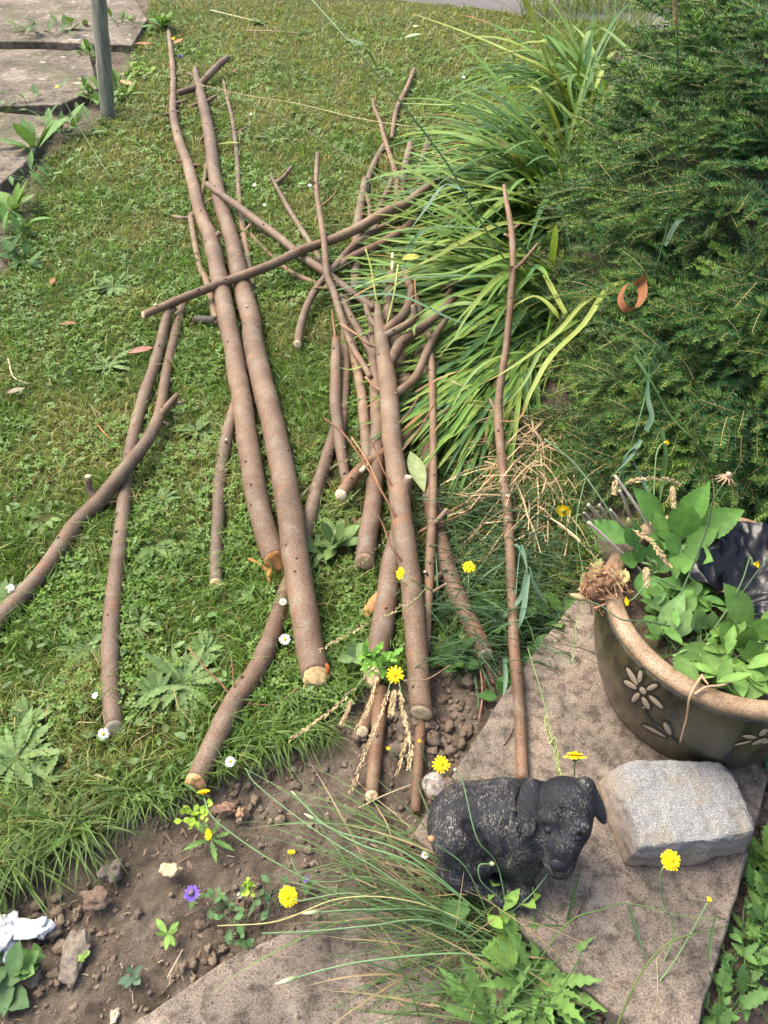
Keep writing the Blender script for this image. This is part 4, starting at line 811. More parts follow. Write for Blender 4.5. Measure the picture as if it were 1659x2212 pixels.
def lawn_colour(x, y, n):
    dry = np.clip((vnoise2(x, y, 3.2, 21) * .55 + vnoise2(x, y, 9, 22) * .45 - .46) * 3.0 + np.clip((y - 2.6) * .25, 0, .6) + np.clip(1 + ((x - RA[0]) * RN[0] + (y - RA[1]) * RN[1]) / .9, 0, 1) * .7, 0, 1)
    gcol = np.array([.125, .230, .036]) * (1 - .25 * vnoise2(x, y, 6, 23))[:, None] + RNG.normal(0, 1, (n, 1)) * np.array([.026, .034, .007])
    yl = np.array([.29, .28, .085]); scol = np.array([.38, .31, .14]); k = RNG.random(n)
    c = gcol * (1 - dry * .55)[:, None] + yl * (dry * .55)[:, None]; st = k < (.05 + .22 * dry); c[st] = scol * RNG.uniform(.6, 1.1, (st.sum(), 1)); return np.clip(c, .006, 1)
mb = MB()
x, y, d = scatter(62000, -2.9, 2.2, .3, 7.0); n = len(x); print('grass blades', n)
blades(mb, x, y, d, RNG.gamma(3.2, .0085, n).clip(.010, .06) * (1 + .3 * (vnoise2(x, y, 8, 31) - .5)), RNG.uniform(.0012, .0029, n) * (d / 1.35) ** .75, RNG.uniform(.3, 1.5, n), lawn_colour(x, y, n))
# clover and other round leaflets, lying nearly flat at grass height
x, y, d = scatter(11000, -2.9, 2.2, .3, 6.5); cl = vnoise2(x, y, 5, 41) * .6 + vnoise2(x, y, 15, 42) * .4; k = cl > .45; x, y, d = x[k], y[k], d[k]; n = len(x)
z, _ = ground_h(x, y); z = z + RNG.uniform(.006, .024, n); r0 = RNG.uniform(.0032, .0062, n) * (d / 1.35) ** .5; base = np.array([.120, .215, .038]) * (1 + .5 * (vnoise2(x, y, 4, 43) - .5))[:, None] + RNG.normal(0, 1, (n, 1)) * np.array([.014, .024, .006])
a0 = RNG.uniform(0, 2 * math.pi, n); tl = RNG.uniform(-.45, .45, (n, 2))
for k3 in range(3):
    a_ = a0 + k3 * 2.094; V = []
    for da, rr in ((0, 0), (-.62, .9), (-.34, 1.62), (0, 1.5), (.34, 1.62), (.62, .9)):
        px_, py_ = np.cos(a_ + da) * rr * r0, np.sin(a_ + da) * rr * r0; V.append(np.stack([x + px_, y + py_, z + px_ * tl[:, 0] + py_ * tl[:, 1] - .12 * rr * r0 * (abs(da) > .5)], 1))
    V = np.stack(V, 1).reshape(-1, 3); i_ = np.arange(n)[:, None] * 6
    mb.add(V, np.concatenate([i_ + np.array([0, 1, 2, 3]), i_ + np.array([0, 3, 4, 5])]), None, np.repeat(np.clip(base, .01, 1), 6, 0))
# oval daisy and plantain leaves in the sward
x, y, d = scatter(1500, -2.9, 2.2, .3, 6.0); z, _ = ground_h(x, y); cw = vnoise2(x, y, 4, 51)
for i_ in range(len(x)):
    if cw[i_] < .42: continue
    a_ = rnd(0, 6.28); L = rnd(.014, .034); mb.leaf((x[i_], y[i_], z[i_] + rnd(.004, .016)), (math.cos(a_), math.sin(a_), rnd(.0, .4)), L, L * rnd(.3, .55), np.array([.105, .19, .055]) * rnd(.65, 1.3), shape=1.25, n=6, curl=.2, fold=.2)
lawn = mb.build('lawn_grass', M['grass']); tag(lawn, 'short mown lawn of mixed grass and clover with straw coloured patches', 'lawn', kind='stuff')
# longer unmown blades along the lawn edge
mb = MB()
def edge_tuft(u0, v0, u1, v1, n, L0, L1, az0=-90, spread=70, e0=25, e1=75, cm=(.085, .155, .028), w0=.0022, w1=.0042, mbx=None, z=.0, droop=(60, 120)):
    tgt = mbx or mb
    for _ in range(n):
        t = random.random(); p = P(u0 + (u1 - u0) * t + rnd(-14, 14), v0 + (v1 - v0) * t + rnd(-14, 14), z); L = rnd(L0, L1); pts = arch(p, R(az0 + random.gauss(0, spread)), R(rnd(e0, e1)), L, R(rnd(*droop)), 9, .006 + z)
        s_ = np.linspace(0, 1, len(pts)); tgt.ribbon(pts, rnd(w0, w1) * np.minimum(1, (1 - s_) * 2.2 + .05) * (.7 + .3 * np.minimum(1, s_ * 5)), np.array(cm) * rnd(.65, 1.4) * np.array([rnd(.9, 1.25), 1, 1]), fold=.35, wob=.25)
def arch(p, az, el, L, droop, n=12, floor=.02):
    pts = [np.array(p, float)]; st = L / (n - 1); e = el
    for k in range(n - 1):
        d = np.array([math.cos(az) * math.cos(e), math.sin(az) * math.cos(e), math.sin(e)]); q_ = pts[-1] + d * st
        if q_[2] < floor: q_[2] = floor + .002 * k; e = 0.0
        else: e -= droop / (n - 1)
        pts.append(q_)
    return np.array(pts)
edge_tuft(-40, 1700, 330, 1720, 260, .06, .15); edge_tuft(-60, 1800, 210, 1790, 360, .07, .17, -80); edge_tuft(-60, 1890, 60, 1850, 150, .08, .17, -75); edge_tuft(200, 1740, 420, 1680, 160, .05, .11, -75)
edge_tuft(430, 1640, 720, 1560, 330, .05, .12, -70); edge_tuft(560, 1540, 790, 1440, 260, .05, .13, -60); edge_tuft(620, 1440, 900, 1360, 180, .04, .10, -60); edge_tuft(600, 1330, 900, 1200, 220, .03, .08, -80, 120)
edge_tuft(690, 1150, 900, 900, 200, .03, .08, -90, 120); edge_tuft(560, 900, 800, 620, 200, .03, .08, -90, 150)
edge_tuft(1130, 40, 1430, 20, 420, .15, .5, -90, 120, 55, 88, (.15, .215, .05), .004, .008, droop=(20, 80)); edge_tuft(1180, 160, 1400, 90, 260, .2, .5, 180, 90, 55, 88, (.12, .2, .045), .004, .009, droop=(20, 90))
edge_tuft(230, 250, 120, 350, 160, .05, .14, -60, 120); edge_tuft(100, 350, 0, 560, 160, .05, .14, -60, 120); edge_tuft(300, 60, 250, 250, 140, .05, .14, -60, 120)
lg = mb.build('long_edge_grass', M['grass']); tag(lg, 'longer uncut grass hanging over the lawn edge on to the soil', 'grass', kind='stuff')

# ------------------------------------------------------------------ spruce
E1 = (np.array([1.74, 2.42, -.02]), np.array([1.05, 1.22, 1.20])); E2 = (np.array([1.22, 1.82, -.02]), np.array([.56, .46, .52]))
E3 = (np.array([1.48, 3.05, -.02]), np.array([.60, .85, 1.10]))
ELS = [E1, E2, E3]
def insp(p, s_=.97): return any((((p - c) / (r * s_)) ** 2).sum() < 1 for c, r in ELS)
def surf(c, r):
    v = nrm(RNG.normal(size=3)); v[2] = abs(v[2]); return c + v * r, nrm(v / r)
def plume(nb, sb, a, d, L, up, dens, tipc, nl):
    """one needled shoot from a along d, sagging: needles in two combs plus an upper rank"""
    n = int(L * dens); t = np.linspace(0, 1, n); d = nrm(d); s_ = nrm(np.cross(d, up)); u_ = np.cross(s_, d)
    ax = a + np.outer(t * L, d) - np.outer(.22 * L * t * t, np.array([0, 0, 1.0])) + np.outer(.05 * L * np.sin(t * 3.14), s_) * rnd(-1, 1)
    sb.tube(ax[::max(1, n // 6)] + u_ * .0016, np.linspace(.0013, .0008, len(ax[::max(1, n // 6)])), 5, c=np.array([.30, .235, .09]) * rnd(.3, 1.2), cap=False)
    m_ = n * 5; k = np.repeat(np.arange(n), 5); ph = np.tile(np.array([-1.5, -1.15, -.6, 1.15, 1.5]), n) * RNG.choice([-1, 1], m_) + RNG.normal(0, .22, m_)
    fw = RNG.uniform(.38, .75, m_) + .5 * t[k] ** 6; nd_ = np.sin(ph)[:, None] * s_ + np.cos(ph)[:, None] * u_ * .7 + fw[:, None] * d; nd_ /= np.linalg.norm(nd_, axis=1)[:, None]
    ln = nl * RNG.uniform(.75, 1.1, m_) * (1 - .35 * t[k] ** 4); p0 = ax[k]; tp = p0 + nd_ * ln[:, None] + np.array([0, 0, -.001])
    sd_ = np.cross(nd_, RNG.normal(size=(m_, 3))); sd_ /= np.linalg.norm(sd_, axis=1)[:, None]; wv = sd_ * .00165
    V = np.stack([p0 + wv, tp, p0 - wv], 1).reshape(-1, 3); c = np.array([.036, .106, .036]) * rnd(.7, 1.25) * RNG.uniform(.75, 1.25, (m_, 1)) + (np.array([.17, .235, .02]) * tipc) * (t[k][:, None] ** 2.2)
    nb.add(V, None, np.arange(m_)[:, None] * 3 + np.array([0, 1, 2]), np.repeat(c, 3, 0))
nb, sb = MB(), MB(); cnt = 0
for E_, num in ((E1, 560), (E2, 270), (E3, 150)):
    c, r = E_; k = 0
    while k < num:
        p, nn = surf(c, r)
        if p[2] < .0 or insp(p, .96): continue
        vw = nrm(CAMP - p)
        if np.dot(nn, vw) < -.12 and random.random() > .12: continue
        if np.dot(nn, vw) < -.05: continue
        if math.hypot(p[0] - PC[0], p[1] - PC[1]) < PR + .02 and p[2] < RIMZ + .05: continue
        q_ = p - CAMP; dd = np.dot(q_, FWD); uu, vv_ = 829.5 + FPX * q_[0] / dd, 1106 - FPX * (q_[1] * SP + q_[2] * CP) / dd
        if (uu > 1800 or vv_ < -160) and random.random() > .12: continue
        if random.random() > .12 + max(0, np.dot(nn, vw)) * 1.1: continue
        k += 1; dp_ = RNG.uniform(-.13, .04); a = p + nn * dp_
        tang = nrm(np.array([-.75, .02, .30]) + RNG.normal(0, .33, 3)); d = nrm(nn * .62 + tang * .8 + np.array([0, 0, .12])); L = rnd(.17, .30); up = nrm(nn + np.array([0, 0, .8]))
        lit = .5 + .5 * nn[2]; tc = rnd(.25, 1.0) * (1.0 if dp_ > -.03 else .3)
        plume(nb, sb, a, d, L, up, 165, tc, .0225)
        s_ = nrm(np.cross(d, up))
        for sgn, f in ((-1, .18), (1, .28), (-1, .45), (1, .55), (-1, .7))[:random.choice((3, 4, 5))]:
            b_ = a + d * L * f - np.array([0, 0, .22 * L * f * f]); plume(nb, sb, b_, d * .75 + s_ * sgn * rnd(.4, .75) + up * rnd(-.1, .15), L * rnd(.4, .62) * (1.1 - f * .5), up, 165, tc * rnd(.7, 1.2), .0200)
spruce = empty('spruce_bush', (0, 0, 0), 'low spreading dark green spruce bush filling the right side', 'conifer')
nb.build('foliage', M['needle'], spruce, smooth=False); sb.build('twigs', M['stem'], spruce)
mb = MB()
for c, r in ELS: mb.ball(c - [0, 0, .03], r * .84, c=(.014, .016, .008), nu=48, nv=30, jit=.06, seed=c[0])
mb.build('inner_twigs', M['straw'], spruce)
mb = MB(); mb.tube([(1.6, 2.4, -.05), (1.62, 2.4, .4), (1.64, 2.42, .8)], [.05, .035, .01], 12, c=(.16, .10, .06)); mb.build('trunk', M['straw'], spruce)

# ------------------------------------------------------------------ strap leaved clumps
def strapcol(): 
    k = random.random(); c = np.array([.115, .22, .042]) if k < .5 else (np.array([.065, .145, .045]) if k < .72 else np.array([.19, .275, .055])); return c * rnd(.75, 1.25)
def strap(mb, pts, w_, c, brown=.0):
    s_ = np.linspace(0, 1, len(pts)); wd = w_ * np.minimum(1, (1 - s_) * 2.6 + .02) ** .75 * (.6 + .4 * np.minimum(1, s_ * 3)); cc = np.repeat(np.asarray(c)[None], len(pts), 0)
    if brown: k = np.clip((s_ - (1 - brown)) / .08, 0, 1)[:, None]; cc = cc * (1 - k) + np.array([.30, .15, .06]) * k
    mb.ribbon(pts, wd, cc, fold=rnd(.2, .5), wob=.18)
def clump(label, base, n, azm, azs, L0, L1, e0, e1, dr, w0=.010, w1=.023, traced=(), r_=.06, extra=None, floor=.02):
    o = empty('strap_leaved_plant', (0, 0, 0), label, 'plant', 'strap leaved clumps beside the spruce'); mb = MB(); db = MB()
    for _ in range(n):
        p = np.array(base) + [rnd(-r_, r_), rnd(-r_, r_), 0]; pts = arch(p, R(random.gauss(azm, azs)), R(rnd(e0, e1)), rnd(L0, L1), R(rnd(*dr)), 14, floor + rnd(0, .05))
        strap(mb, pts, rnd(w0, w1), strapcol(), brown=rnd(.05, .25) if random.random() < .12 else 0)
    for tr, wp, c, br in traced:
        k = spline([P(*q_) for q_ in tr], n=5); strap(mb, k, px(k[len(k) // 2], wp) * .85, c, br)
    for _ in range(max(4, n // 9)):
        p = np.array(base) + [rnd(-r_, r_), rnd(-r_, r_), 0]; pts = arch(p, R(random.gauss(azm, azs)), R(rnd(0, 40)), rnd(L0 * .6, L1 * .7), R(rnd(40, 90)), 12, .012); db.ribbon(pts, rnd(.004, .009), np.array([.34, .22, .11]) * rnd(.6, 1.2), wob=.9)
    mb.build('leaves', M['strap'], o); db.build('dead_leaves', M['drybrown'], o); return o
YG, MG, DG, BG = (.235, .285, .06), (.13, .215, .045), (.055, .12, .035), (.085, .165, .085)
clump('tall bright strap leaved clump at the top, arching over the far lawn', P(1265, 310), 150, 178, 55, .5, .95, 50, 86, (60, 130), w0=.016, w1=.034, r_=.12, traced=[
    ([(1255, 300, .15), (1330, 150, .5), (1380, 130, .5), (1430, 200, .4), (1440, 280, .3)], 15, MG, .1), ([(1250, 330, .15), (1290, 180, .5), (1335, 110, .55), (1400, 180, .48), (1420, 300, .36)], 13, YG, 0), ([(1230, 380, .15), (1270, 250, .42), (1320, 240, .42), (1375, 330, .34)], 12, MG, .2),
    ([(1240, 260, .15), (1200, 165, .42), (1110, 115, .48), (1000, 68, .42), (888, 28, .33)], 20, YG, .05), ([(1230, 290, .15), (1190, 110, .5), (1160, 90, .53), (1110, 100, .5), (1055, 135, .42)], 17, YG, .06),
    ([(1225, 330, .1), (1180, 215, .4), (1130, 185, .42), (1060, 205, .33), (990, 225, .22), (835, 222, .06)], 17, YG, 0), ([(1240, 280, .2), (1255, 120, .5), (1290, 58, .6), (1368, 119, .6), (1411, 194, .52), (1438, 268, .42)], 17, MG, 0),
    ([(1240, 300, .1), (1130, -10, .7), (1085, -60, .8)], 17, YG, 0), ([(1245, 330, .1), (1160, 60, .55), (1125, -30, .7)], 18, YG, 0), ([(1260, 330, .15), (1205, 230, .35), (1150, 190, .36), (1080, 240, .25), (1010, 268, .2)], 12, MG, .1),
    ([(1230, 345, .15), (1160, 290, .3), (1100, 285, .25), (1040, 255, .15)], 13, DG, .12), ([(1270, 330, .2), (1230, 190, .4), (1250, 160, .42), (1290, 190, .4), (1345, 260, .3)], 11, MG, 0)])
clump('dense dark strap leaved clump spilling left over the stick tips', P(1200, 460), 210, 186, 36, .5, .92, 28, 74, (55, 120), w0=.014, w1=.030, r_=.10, traced=[
    ([(1200, 460, .1), (1120, 395, .22), (1040, 360, .2), (960, 378, .12), (870, 420, .1)], 13, MG, 0), ([(1220, 500, .1), (1100, 480, .25), (1000, 520, .25), (930, 560, .22), (790, 620, .15)], 17, YG, 0), ([(1180, 440, .15), (1090, 410, .25), (1000, 390, .2), (945, 366, .15)], 17, YG, .04),
    ([(1210, 480, .1), (1110, 430, .27), (1010, 440, .22), (905, 452, .12)], 13, MG, 0), ([(1180, 560, .1), (1100, 535, .2), (960, 525, .2), (870, 522, .14), (784, 510, .1)], 14, YG, 0), ([(1190, 520, .1), (1080, 500, .25), (940, 490, .25), (890, 525, .23), (868, 600, .2)], 13, BG, 0),
    ([(1200, 470, .1), (1105, 330, .3), (1060, 290, .3), (1025, 275, .25)], 15, (.16, .15, .03), .2)])
clump('leaning strap leaved clump whose long leaves sweep down beside the heap', P(1165, 640), 220, 204, 28, .45, .85, 10, 62, (25, 100), w0=.012, w1=.028, r_=.09, traced=[
    ([(1180, 640, .1), (1100, 600, .2), (1000, 595, .22), (900, 600, .18), (780, 615, .12), (690, 635, .08)], 10, BG, 0), ([(1150, 660, .1), (1060, 655, .22), (970, 660, .2), (900, 700, .16), (895, 725, .14)], 15, MG, .05), ([(1140, 690, .1), (1010, 700, .2), (870, 640, .22), (780, 640, .18), (690, 670, .1)], 9, BG, 0),
    ([(1160, 620, .1), (1060, 570, .28), (970, 590, .26), (880, 600, .23), (810, 660, .18)], 13, MG, 0)])
clump('lowest strap leaved clump with flattened leaves combed towards the dog', P(1115, 790), 250, 234, 14, .35, .68, 4, 34, (10, 60), traced=[
    ([(1190, 700, .1), (1300, 600, .36), (1345, 607, .40), (1310, 625, .40), (1260, 700, .36), (1190, 770, .33), (1145, 850, .28), (1120, 905, .22), (1064, 908, .18)], 15, YG, .22), ([(1200, 720, .1), (1290, 640, .33), (1255, 660, .34), (1200, 720, .3), (1110, 790, .24), (1040, 830, .18)], 12, YG, .1), ([(1200, 720, .1), (1250, 690, .28), (1180, 740, .28), (1130, 830, .22), (1085, 880, .16)], 11, MG, .12),
    ([(1230, 760, .1), (1210, 690, .3), (1160, 640, .32), (1110, 660, .3)], 14, YG, .1), ([(1280, 745, .2), (1230, 690, .3), (1180, 600, .33), (1175, 600, .34)], 14, YG, .03),
    ([(1180, 800, .1), (1130, 760, .2), (1040, 790, .16), (985, 860, .1), (960, 940, .06)], 10, MG, 0)])
clump('young strap leaved clump in front of the spruce, blades upright and arching both ways', P(1250, 430), 75, 90, 100, .4, .75, 62, 88, (40, 110), w0=.010, w1=.018, r_=.14)
clump('outer strap leaved clump whose leaf ends cover the stick tips', P(1080, 450), 110, 190, 40, .35, .65, 15, 60, (40, 110), w0=.010, w1=.020, r_=.10)
clump('small strap leaved tuft behind the lone stick, against the spruce', P(1185, 740), 90, 205, 60, .25, .5, 25, 75, (50, 130), w0=.008, w1=.016, r_=.08)
# bleached dead grass under the lowest clump
mb = MB()
for _ in range(420):
    p = P(rnd(1090, 1240), rnd(880, 1130), .01); pts = arch(p, R(random.gauss(235, 38)), R(rnd(0, 45)), rnd(.10, .3), R(rnd(10, 80)), 8, .012); mb.ribbon(pts, rnd(.0014, .004), np.array([.42, .31, .17]) * rnd(.5, 1.25), wob=.6)
o = mb.build('dead_grass', M['straw']); tag(o, 'bleached dead grass between the strap leaves and the spruce', 'dead grass', kind='stuff')
# curled brown leaf
cl = [P(u, v, z + .22) for u, v, z in [(1372, 605, .45), (1350, 618, .46), (1340, 645, .45), (1352, 668, .44), (1375, 664, .44), (1388, 640, .45), (1386, 612, .46), (1378, 603, .47)]]
mb = MB(); k = spline(cl, n=6); mb.ribbon(k, np.linspace(.010, .026, len(k)), (.21, .085, .038), side=nrm(np.array([.5, -.3, .9])), wob=.25); o = mb.build('curled_leaf', M['drybrown']); tag(o, 'rusty brown dead leaf curled into a ring against the spruce', 'dead leaf')
# ------------------------------------------------------------------ wild flowers
def tubepx(mb, tr, wp, c=(.10, .20, .06), seg=6, n=6, taper=.7):
    k = spline([P(*q_) for q_ in tr], n=n); r_ = px(k[0], wp) / 2; mb.tube(k, np.linspace(r_, r_ * taper, len(k)), seg, c=c); return k
def head(parent, c, nrm_, rad, npet, col, disc, rows=2, cup=.15, wpet=.2, closed=False, discr=.28):
    nn = nrm(nrm_); a = nrm(np.cross(nn, [.3, .9, .2])); b = np.cross(nn, a); mb = MB()
    for r_ in range(rows):
        m_ = npet if r_ == 0 else int(npet * .8)
        for k in range(m_):
            ph = 2 * math.pi * (k + .5 * r_ + rnd(-.18, .18)) / m_; d = a * math.cos(ph) + b * math.sin(ph); L = rad * (1 - .26 * r_) * rnd(.88, 1.06); ct = cup + .35 * r_ + rnd(-.06, .06) + (2.2 if closed else 0)
            d = nrm(d + nn * ct); s_ = np.cross(nn, d); pts = [c + d * L * t - nn * .18 * L * t * t for t in (.05, .3, .65, 1)]
            mb.ribbon(pts, np.array([.5, .9, 1.0, .75]) * rad * wpet, np.array(col) * rnd(.85, 1.1), side=s_, fold=.2)
    mb.build('petals', M['petal'], parent); db = MB(); db.ball(c + nn * rad * .05, rad * discr, c=disc, nu=12, nv=8, jit=.35, rot=np.stack([a, b, nn], 1)); db.build('disc', M['petal'], parent)
    cb = MB(); cb.ball(c - nn * rad * .22, (rad * .26, rad * .26, rad * .3), c=(.07, .12, .04), nu=10, nv=8, rot=np.stack([a, b, nn], 1)); cb.build('calyx', M['stem'], parent)
YEL, YD = (.86, .60, .008), (.78, .44, .006)
def yellow(label, u, v, z, wpx, stem, nn=(0, -.35, 1), npet=15, closed=False, cup=.12, sw=3.0):
    mb = MB(); c = P(u, v, z); nn = nrm(nn); rad = px(c, wpx) / 2; k = spline([P(*q_) for q_ in stem] + [c - nn * rad * .4], n=6); r_ = px(k[-1], sw) / 2
    mb.tube(k, np.linspace(r_ * 1.1, r_, len(k)), 6, c=np.array([.13, .21, .085]) * rnd(.85, 1.1)); o = mb.build('hawkbit_flower', M['stem']); tag(o, label, 'wild flower', 'yellow hawkbit flowers'); head(o, c, nn, rad, npet, YEL, YD, 2, cup, .24, closed); return o
yellow('yellow hawkbit hanging sideways in front of the main log', 866, 1239, .16, 30, [(940, 1282, .05), (925, 1272, .10), (905, 1262, .14), (885, 1250, .16)], (-.75, -.3, .55), cup=.3)
yellow('yellow hawkbit facing up right of the knotted log', 1013, 1224, .12, 30, [(1010, 1330, .0), (1012, 1270, .08)], (0, -.2, 1))
yellow('ragged yellow hawkbit under the groundsel, above the drooping seed heads', 853, 1458, .16, 40, [(880, 1520, .02), (868, 1490, .12)], (-.2, -.5, .8), 13)
yellow('yellow hawkbit with separate petals beside the dandelion clock', 953, 1651, .12, 40, [(975, 1760, .0), (985, 1700, .06), (965, 1668, .1)], (.05, -.25, 1), 14)
yellow('yellow hawkbit seen edge on between the dog and the pot', 1242, 1632, .25, 54, [(1236, 1760, .06), (1239, 1700, .15), (1241, 1660, .22)], (0, .82, .55), 20, cup=.05)
yellow('large yellow hawkbit in front of the granite block', 1449, 1858, .24, 46, [(1330, 2310, .0), (1420, 2110, .04), (1455, 2010, .09), (1430, 1940, .16), (1428, 1885, .22)], (.05, -.25, 1), 18)
yellow('full yellow hawkbit low over the bare soil at bottom left', 622, 1937, .10, 46, [(1030, 2030, .04), (860, 1960, .1), (760, 1930, .12), (680, 1940, .12), (645, 1946, .11)], (-.35, -.45, .9), 22)
yellow('yellow hawkbit side on under the rough sawn log end', 440, 1714, .14, 34, [(900, 1985, .03), (720, 1925, .07), (590, 1860, .1), (500, 1800, .12), (455, 1760, .135), (443, 1730, .138)], (-.1, .75, .65), 16, cup=.5)
yellow('small orange yellow hawkbit above a toothed leaf on the soil', 454, 1802, .05, 30, [(470, 1812, .01), (462, 1806, .035)], (-.6, -.3, .6), 13, cup=.6)
yellow('half open yellow hawkbit bud over the nodding stems', 629, 1845, .13, 24, [(1000, 2000, .03), (820, 1900, .08), (720, 1905, .10), (660, 1900, .115), (635, 1872, .125)], (0, .6, .7), 12, cup=.8)
yellow('closed orange hawkbit above the slab right of the large yellow one', 1530, 1946, .16, 20, [(1320, 2250, .0), (1440, 2100, .06), (1490, 2020, .11), (1520, 1965, .15)], (.2, .3, .9), 9, cup=1.2)
yellow('small yellow hawkbit drooping over the pot rim', 1356, 1299, .36, 22, [(1460, 1270, .36), (1420, 1250, .39), (1395, 1265, .39), (1372, 1290, .37)], (-.8, -.2, .1), 11, cup=.5)
yellow('closed yellow hawkbit leaning over the black bag', 1631, 1219, .44, 22, [(1520, 1390, .30), (1575, 1310, .36), (1605, 1250, .41), (1620, 1205, .445)], (.4, -.4, .5), 9, cup=1.0)
yellow('closed brownish yellow hawkbit against the dark spruce', 1437, 956, .48, 20, [(1400, 1250, .3), (1412, 1080, .40), (1417, 990, .46), (1425, 965, .475)], (.5, -.3, .4), 9, cup=1.1)
yellow('yellow hawkbit seen from behind in the dead grass', 1217, 1103, .18, 32, [(1228, 1200, .0), (1222, 1140, .1)], (.2, .9, -.2), 14)
yellow('tiny spent hawkbit beside the plain round stick', 905, 1602, .07, 14, [(925, 1660, .0), (910, 1615, .06)], (0, 0, 1), 8, cup=1.0)
yellow('tiny spent hawkbit below the oval sawn stub', 838, 1618, .05, 14, [(880, 1650, .0), (850, 1625, .045)], (0, 0, 1), 8, cup=1.0)
yellow('far yellow hawkbit above the lichen blotched path slab', 123, 187, .30, 10, [(250, 400, .0), (180, 290, .14), (135, 210, .27)], (0, -.3, 1), 10, sw=1.6)
yellow('far yellow flower beside the tip of the tall thick pole', 374, 83, .06, 9, [(378, 110, .0), (376, 95, .04)], (0, -.4, 1), 9, sw=1.5)
def daisy(label, u, v, z, wpx, nn=(0, -.3, 1), cat='daisy', fold=0):
    mb = MB(); c = P(u, v, z); b = P(u + rnd(-6, 6), v + 20, .0); mb.tube([b, (b + c) / 2 + [.002, 0, .004], c], [.0008, .0007, .0007], 5, c=(.11, .19, .06)); o = mb.build('daisy', M['stem']); tag(o, label, cat, 'white daisies')
    head(o, c, nn, px(c, wpx) / 2, 19, (.80, .80, .80), (.72, .48, .01), 1, .15 + fold, .17, discr=.30)
daisy('white daisy beside the thickest pole, the larger of two there', 615, 1381, .06, 26); daisy('small white daisy just above the curved log, left of the thickest pole', 611, 1300, .06, 17)
daisy('white daisy touching the sawn end of the long straight stick', 223, 1585, .045, 25, (.1, -.5, 1)); daisy('half closed white daisy left of the long straight stick', 207, 1503, .05, 19, (-.4, -.2, 1), fold=.5)
daisy('white daisy under the curved log near the soil edge', 497, 1645, .06, 24); daisy('small white aster like flower at the back of the dog statue', 918, 1846, .05, 18)
daisy('tiny far daisy on the lawn right of the thin forked stick', 545, 246, .035, 11); daisy('tiny far daisy on the lawn beside the thin stick, lower down', 549, 399, .035, 10); daisy('tiny far daisy near the Y topped stick', 571, 442, .035, 8); daisy('tiny daisy by the Y topped stick, right of its fork', 669, 400, .04, 9); daisy('tiny daisy high on the lawn left of the long leaves', 1001, 166, .05, 9)
# clover head and self heal
mb = MB(); c = P(22, 1271, .05)
for _ in range(60): v = nrm(RNG.normal(size=3)); mb.leaf(c + v * .003, v + [0, 0, .4], .008, .0025, np.array([.75, .72, .62]) * rnd(.8, 1.1), n=4)
o = mb.build('clover_flower', M['petal']); tag(o, 'white clover head at the left edge above the dark log', 'clover')
def selfheal(label, u, v, z, wpx):
    c = P(u, v, z); r_ = px(c, wpx) / 2; mb = MB(); mb.tube([P(u + 8, v + 26, 0), c], [.0011, .001], 5, c=(.10, .15, .05)); o = mb.build('selfheal_flower', M['stem']); tag(o, label, 'wild flower')
    mb = MB()
    for k in range(16): a_ = k * 2.4; rr = r_ * (.35 + .6 * (k / 16) ** .5); mb.leaf(c + np.array([math.cos(a_) * rr * .5, math.sin(a_) * rr * .5, .002]), (math.cos(a_), math.sin(a_), .5), r_ * .65, r_ * .42, np.array([.11, .055, .34]) * rnd(.7, 1.4), n=5, curl=.5)
    mb.build('petals', M['petal'], o); mb = MB(); mb.ball(c + [0, 0, .004], r_ * .4, c=(.16, .11, .12), jit=.4); mb.build('disc', M['petal'], o)
    mb = MB()
    for a_ in (.4, 2.4, 4.5): mb.leaf(P(u + 4, v + 10, z * .5), (math.cos(a_), math.sin(a_), .2), .02, .011, (.07, .13, .035), n=8)
    mb.build('leaves', M['weed'], o)
selfheal('purple self heal flower on the bare soil', 415, 1931, .05, 34); selfheal('far small purple flower beside the tall pole tip', 389, 122, .05, 13); selfheal('small purple flower below the full yellow hawkbit', 661, 1901, .02, 12)
# dandelion clock and other seed tops
def clock(label, u, v, z, wpx, stem, col=(.55, .50, .44)):
    c = P(u, v, z); r_ = px(c, wpx) / 2; mb = MB(); k = spline([P(*q_) for q_ in stem] + [c], n=6); mb.tube(k, .0012, 6, c=(.14, .2, .08)); o = mb.build('dandelion_clock', M['stem']); tag(o, label, 'seed head')
    mb = MB()
    for _ in range(120):
        v_ = nrm(RNG.normal(size=3)); e = c + v_ * r_ * .72; mb.tube([c + v_ * r_ * .2, e], .00018, 3, c=col, cap=False); s_ = nrm(np.cross(v_, RNG.normal(size=3))); t_ = np.cross(v_, s_)
        for q_ in range(9): a_ = q_ * .698; d_ = v_ * .5 + (s_ * math.cos(a_) + t_ * math.sin(a_)); mb.ribbon([e, e + d_ * r_ * .32], [.0004, .0003], np.array(col) * rnd(.9, 1.3), side=np.cross(d_, v_))
    mb.build('seed_plumes', M['straw'], o); mb = MB(); mb.ball(c, r_ * .22, c=(.30, .22, .12)); mb.build('disc', M['straw'], o)
clock('fluffy grey dandelion clock between the plain round stick and the dog', 936, 1694, .08, 54, [(945, 1740, .0)])
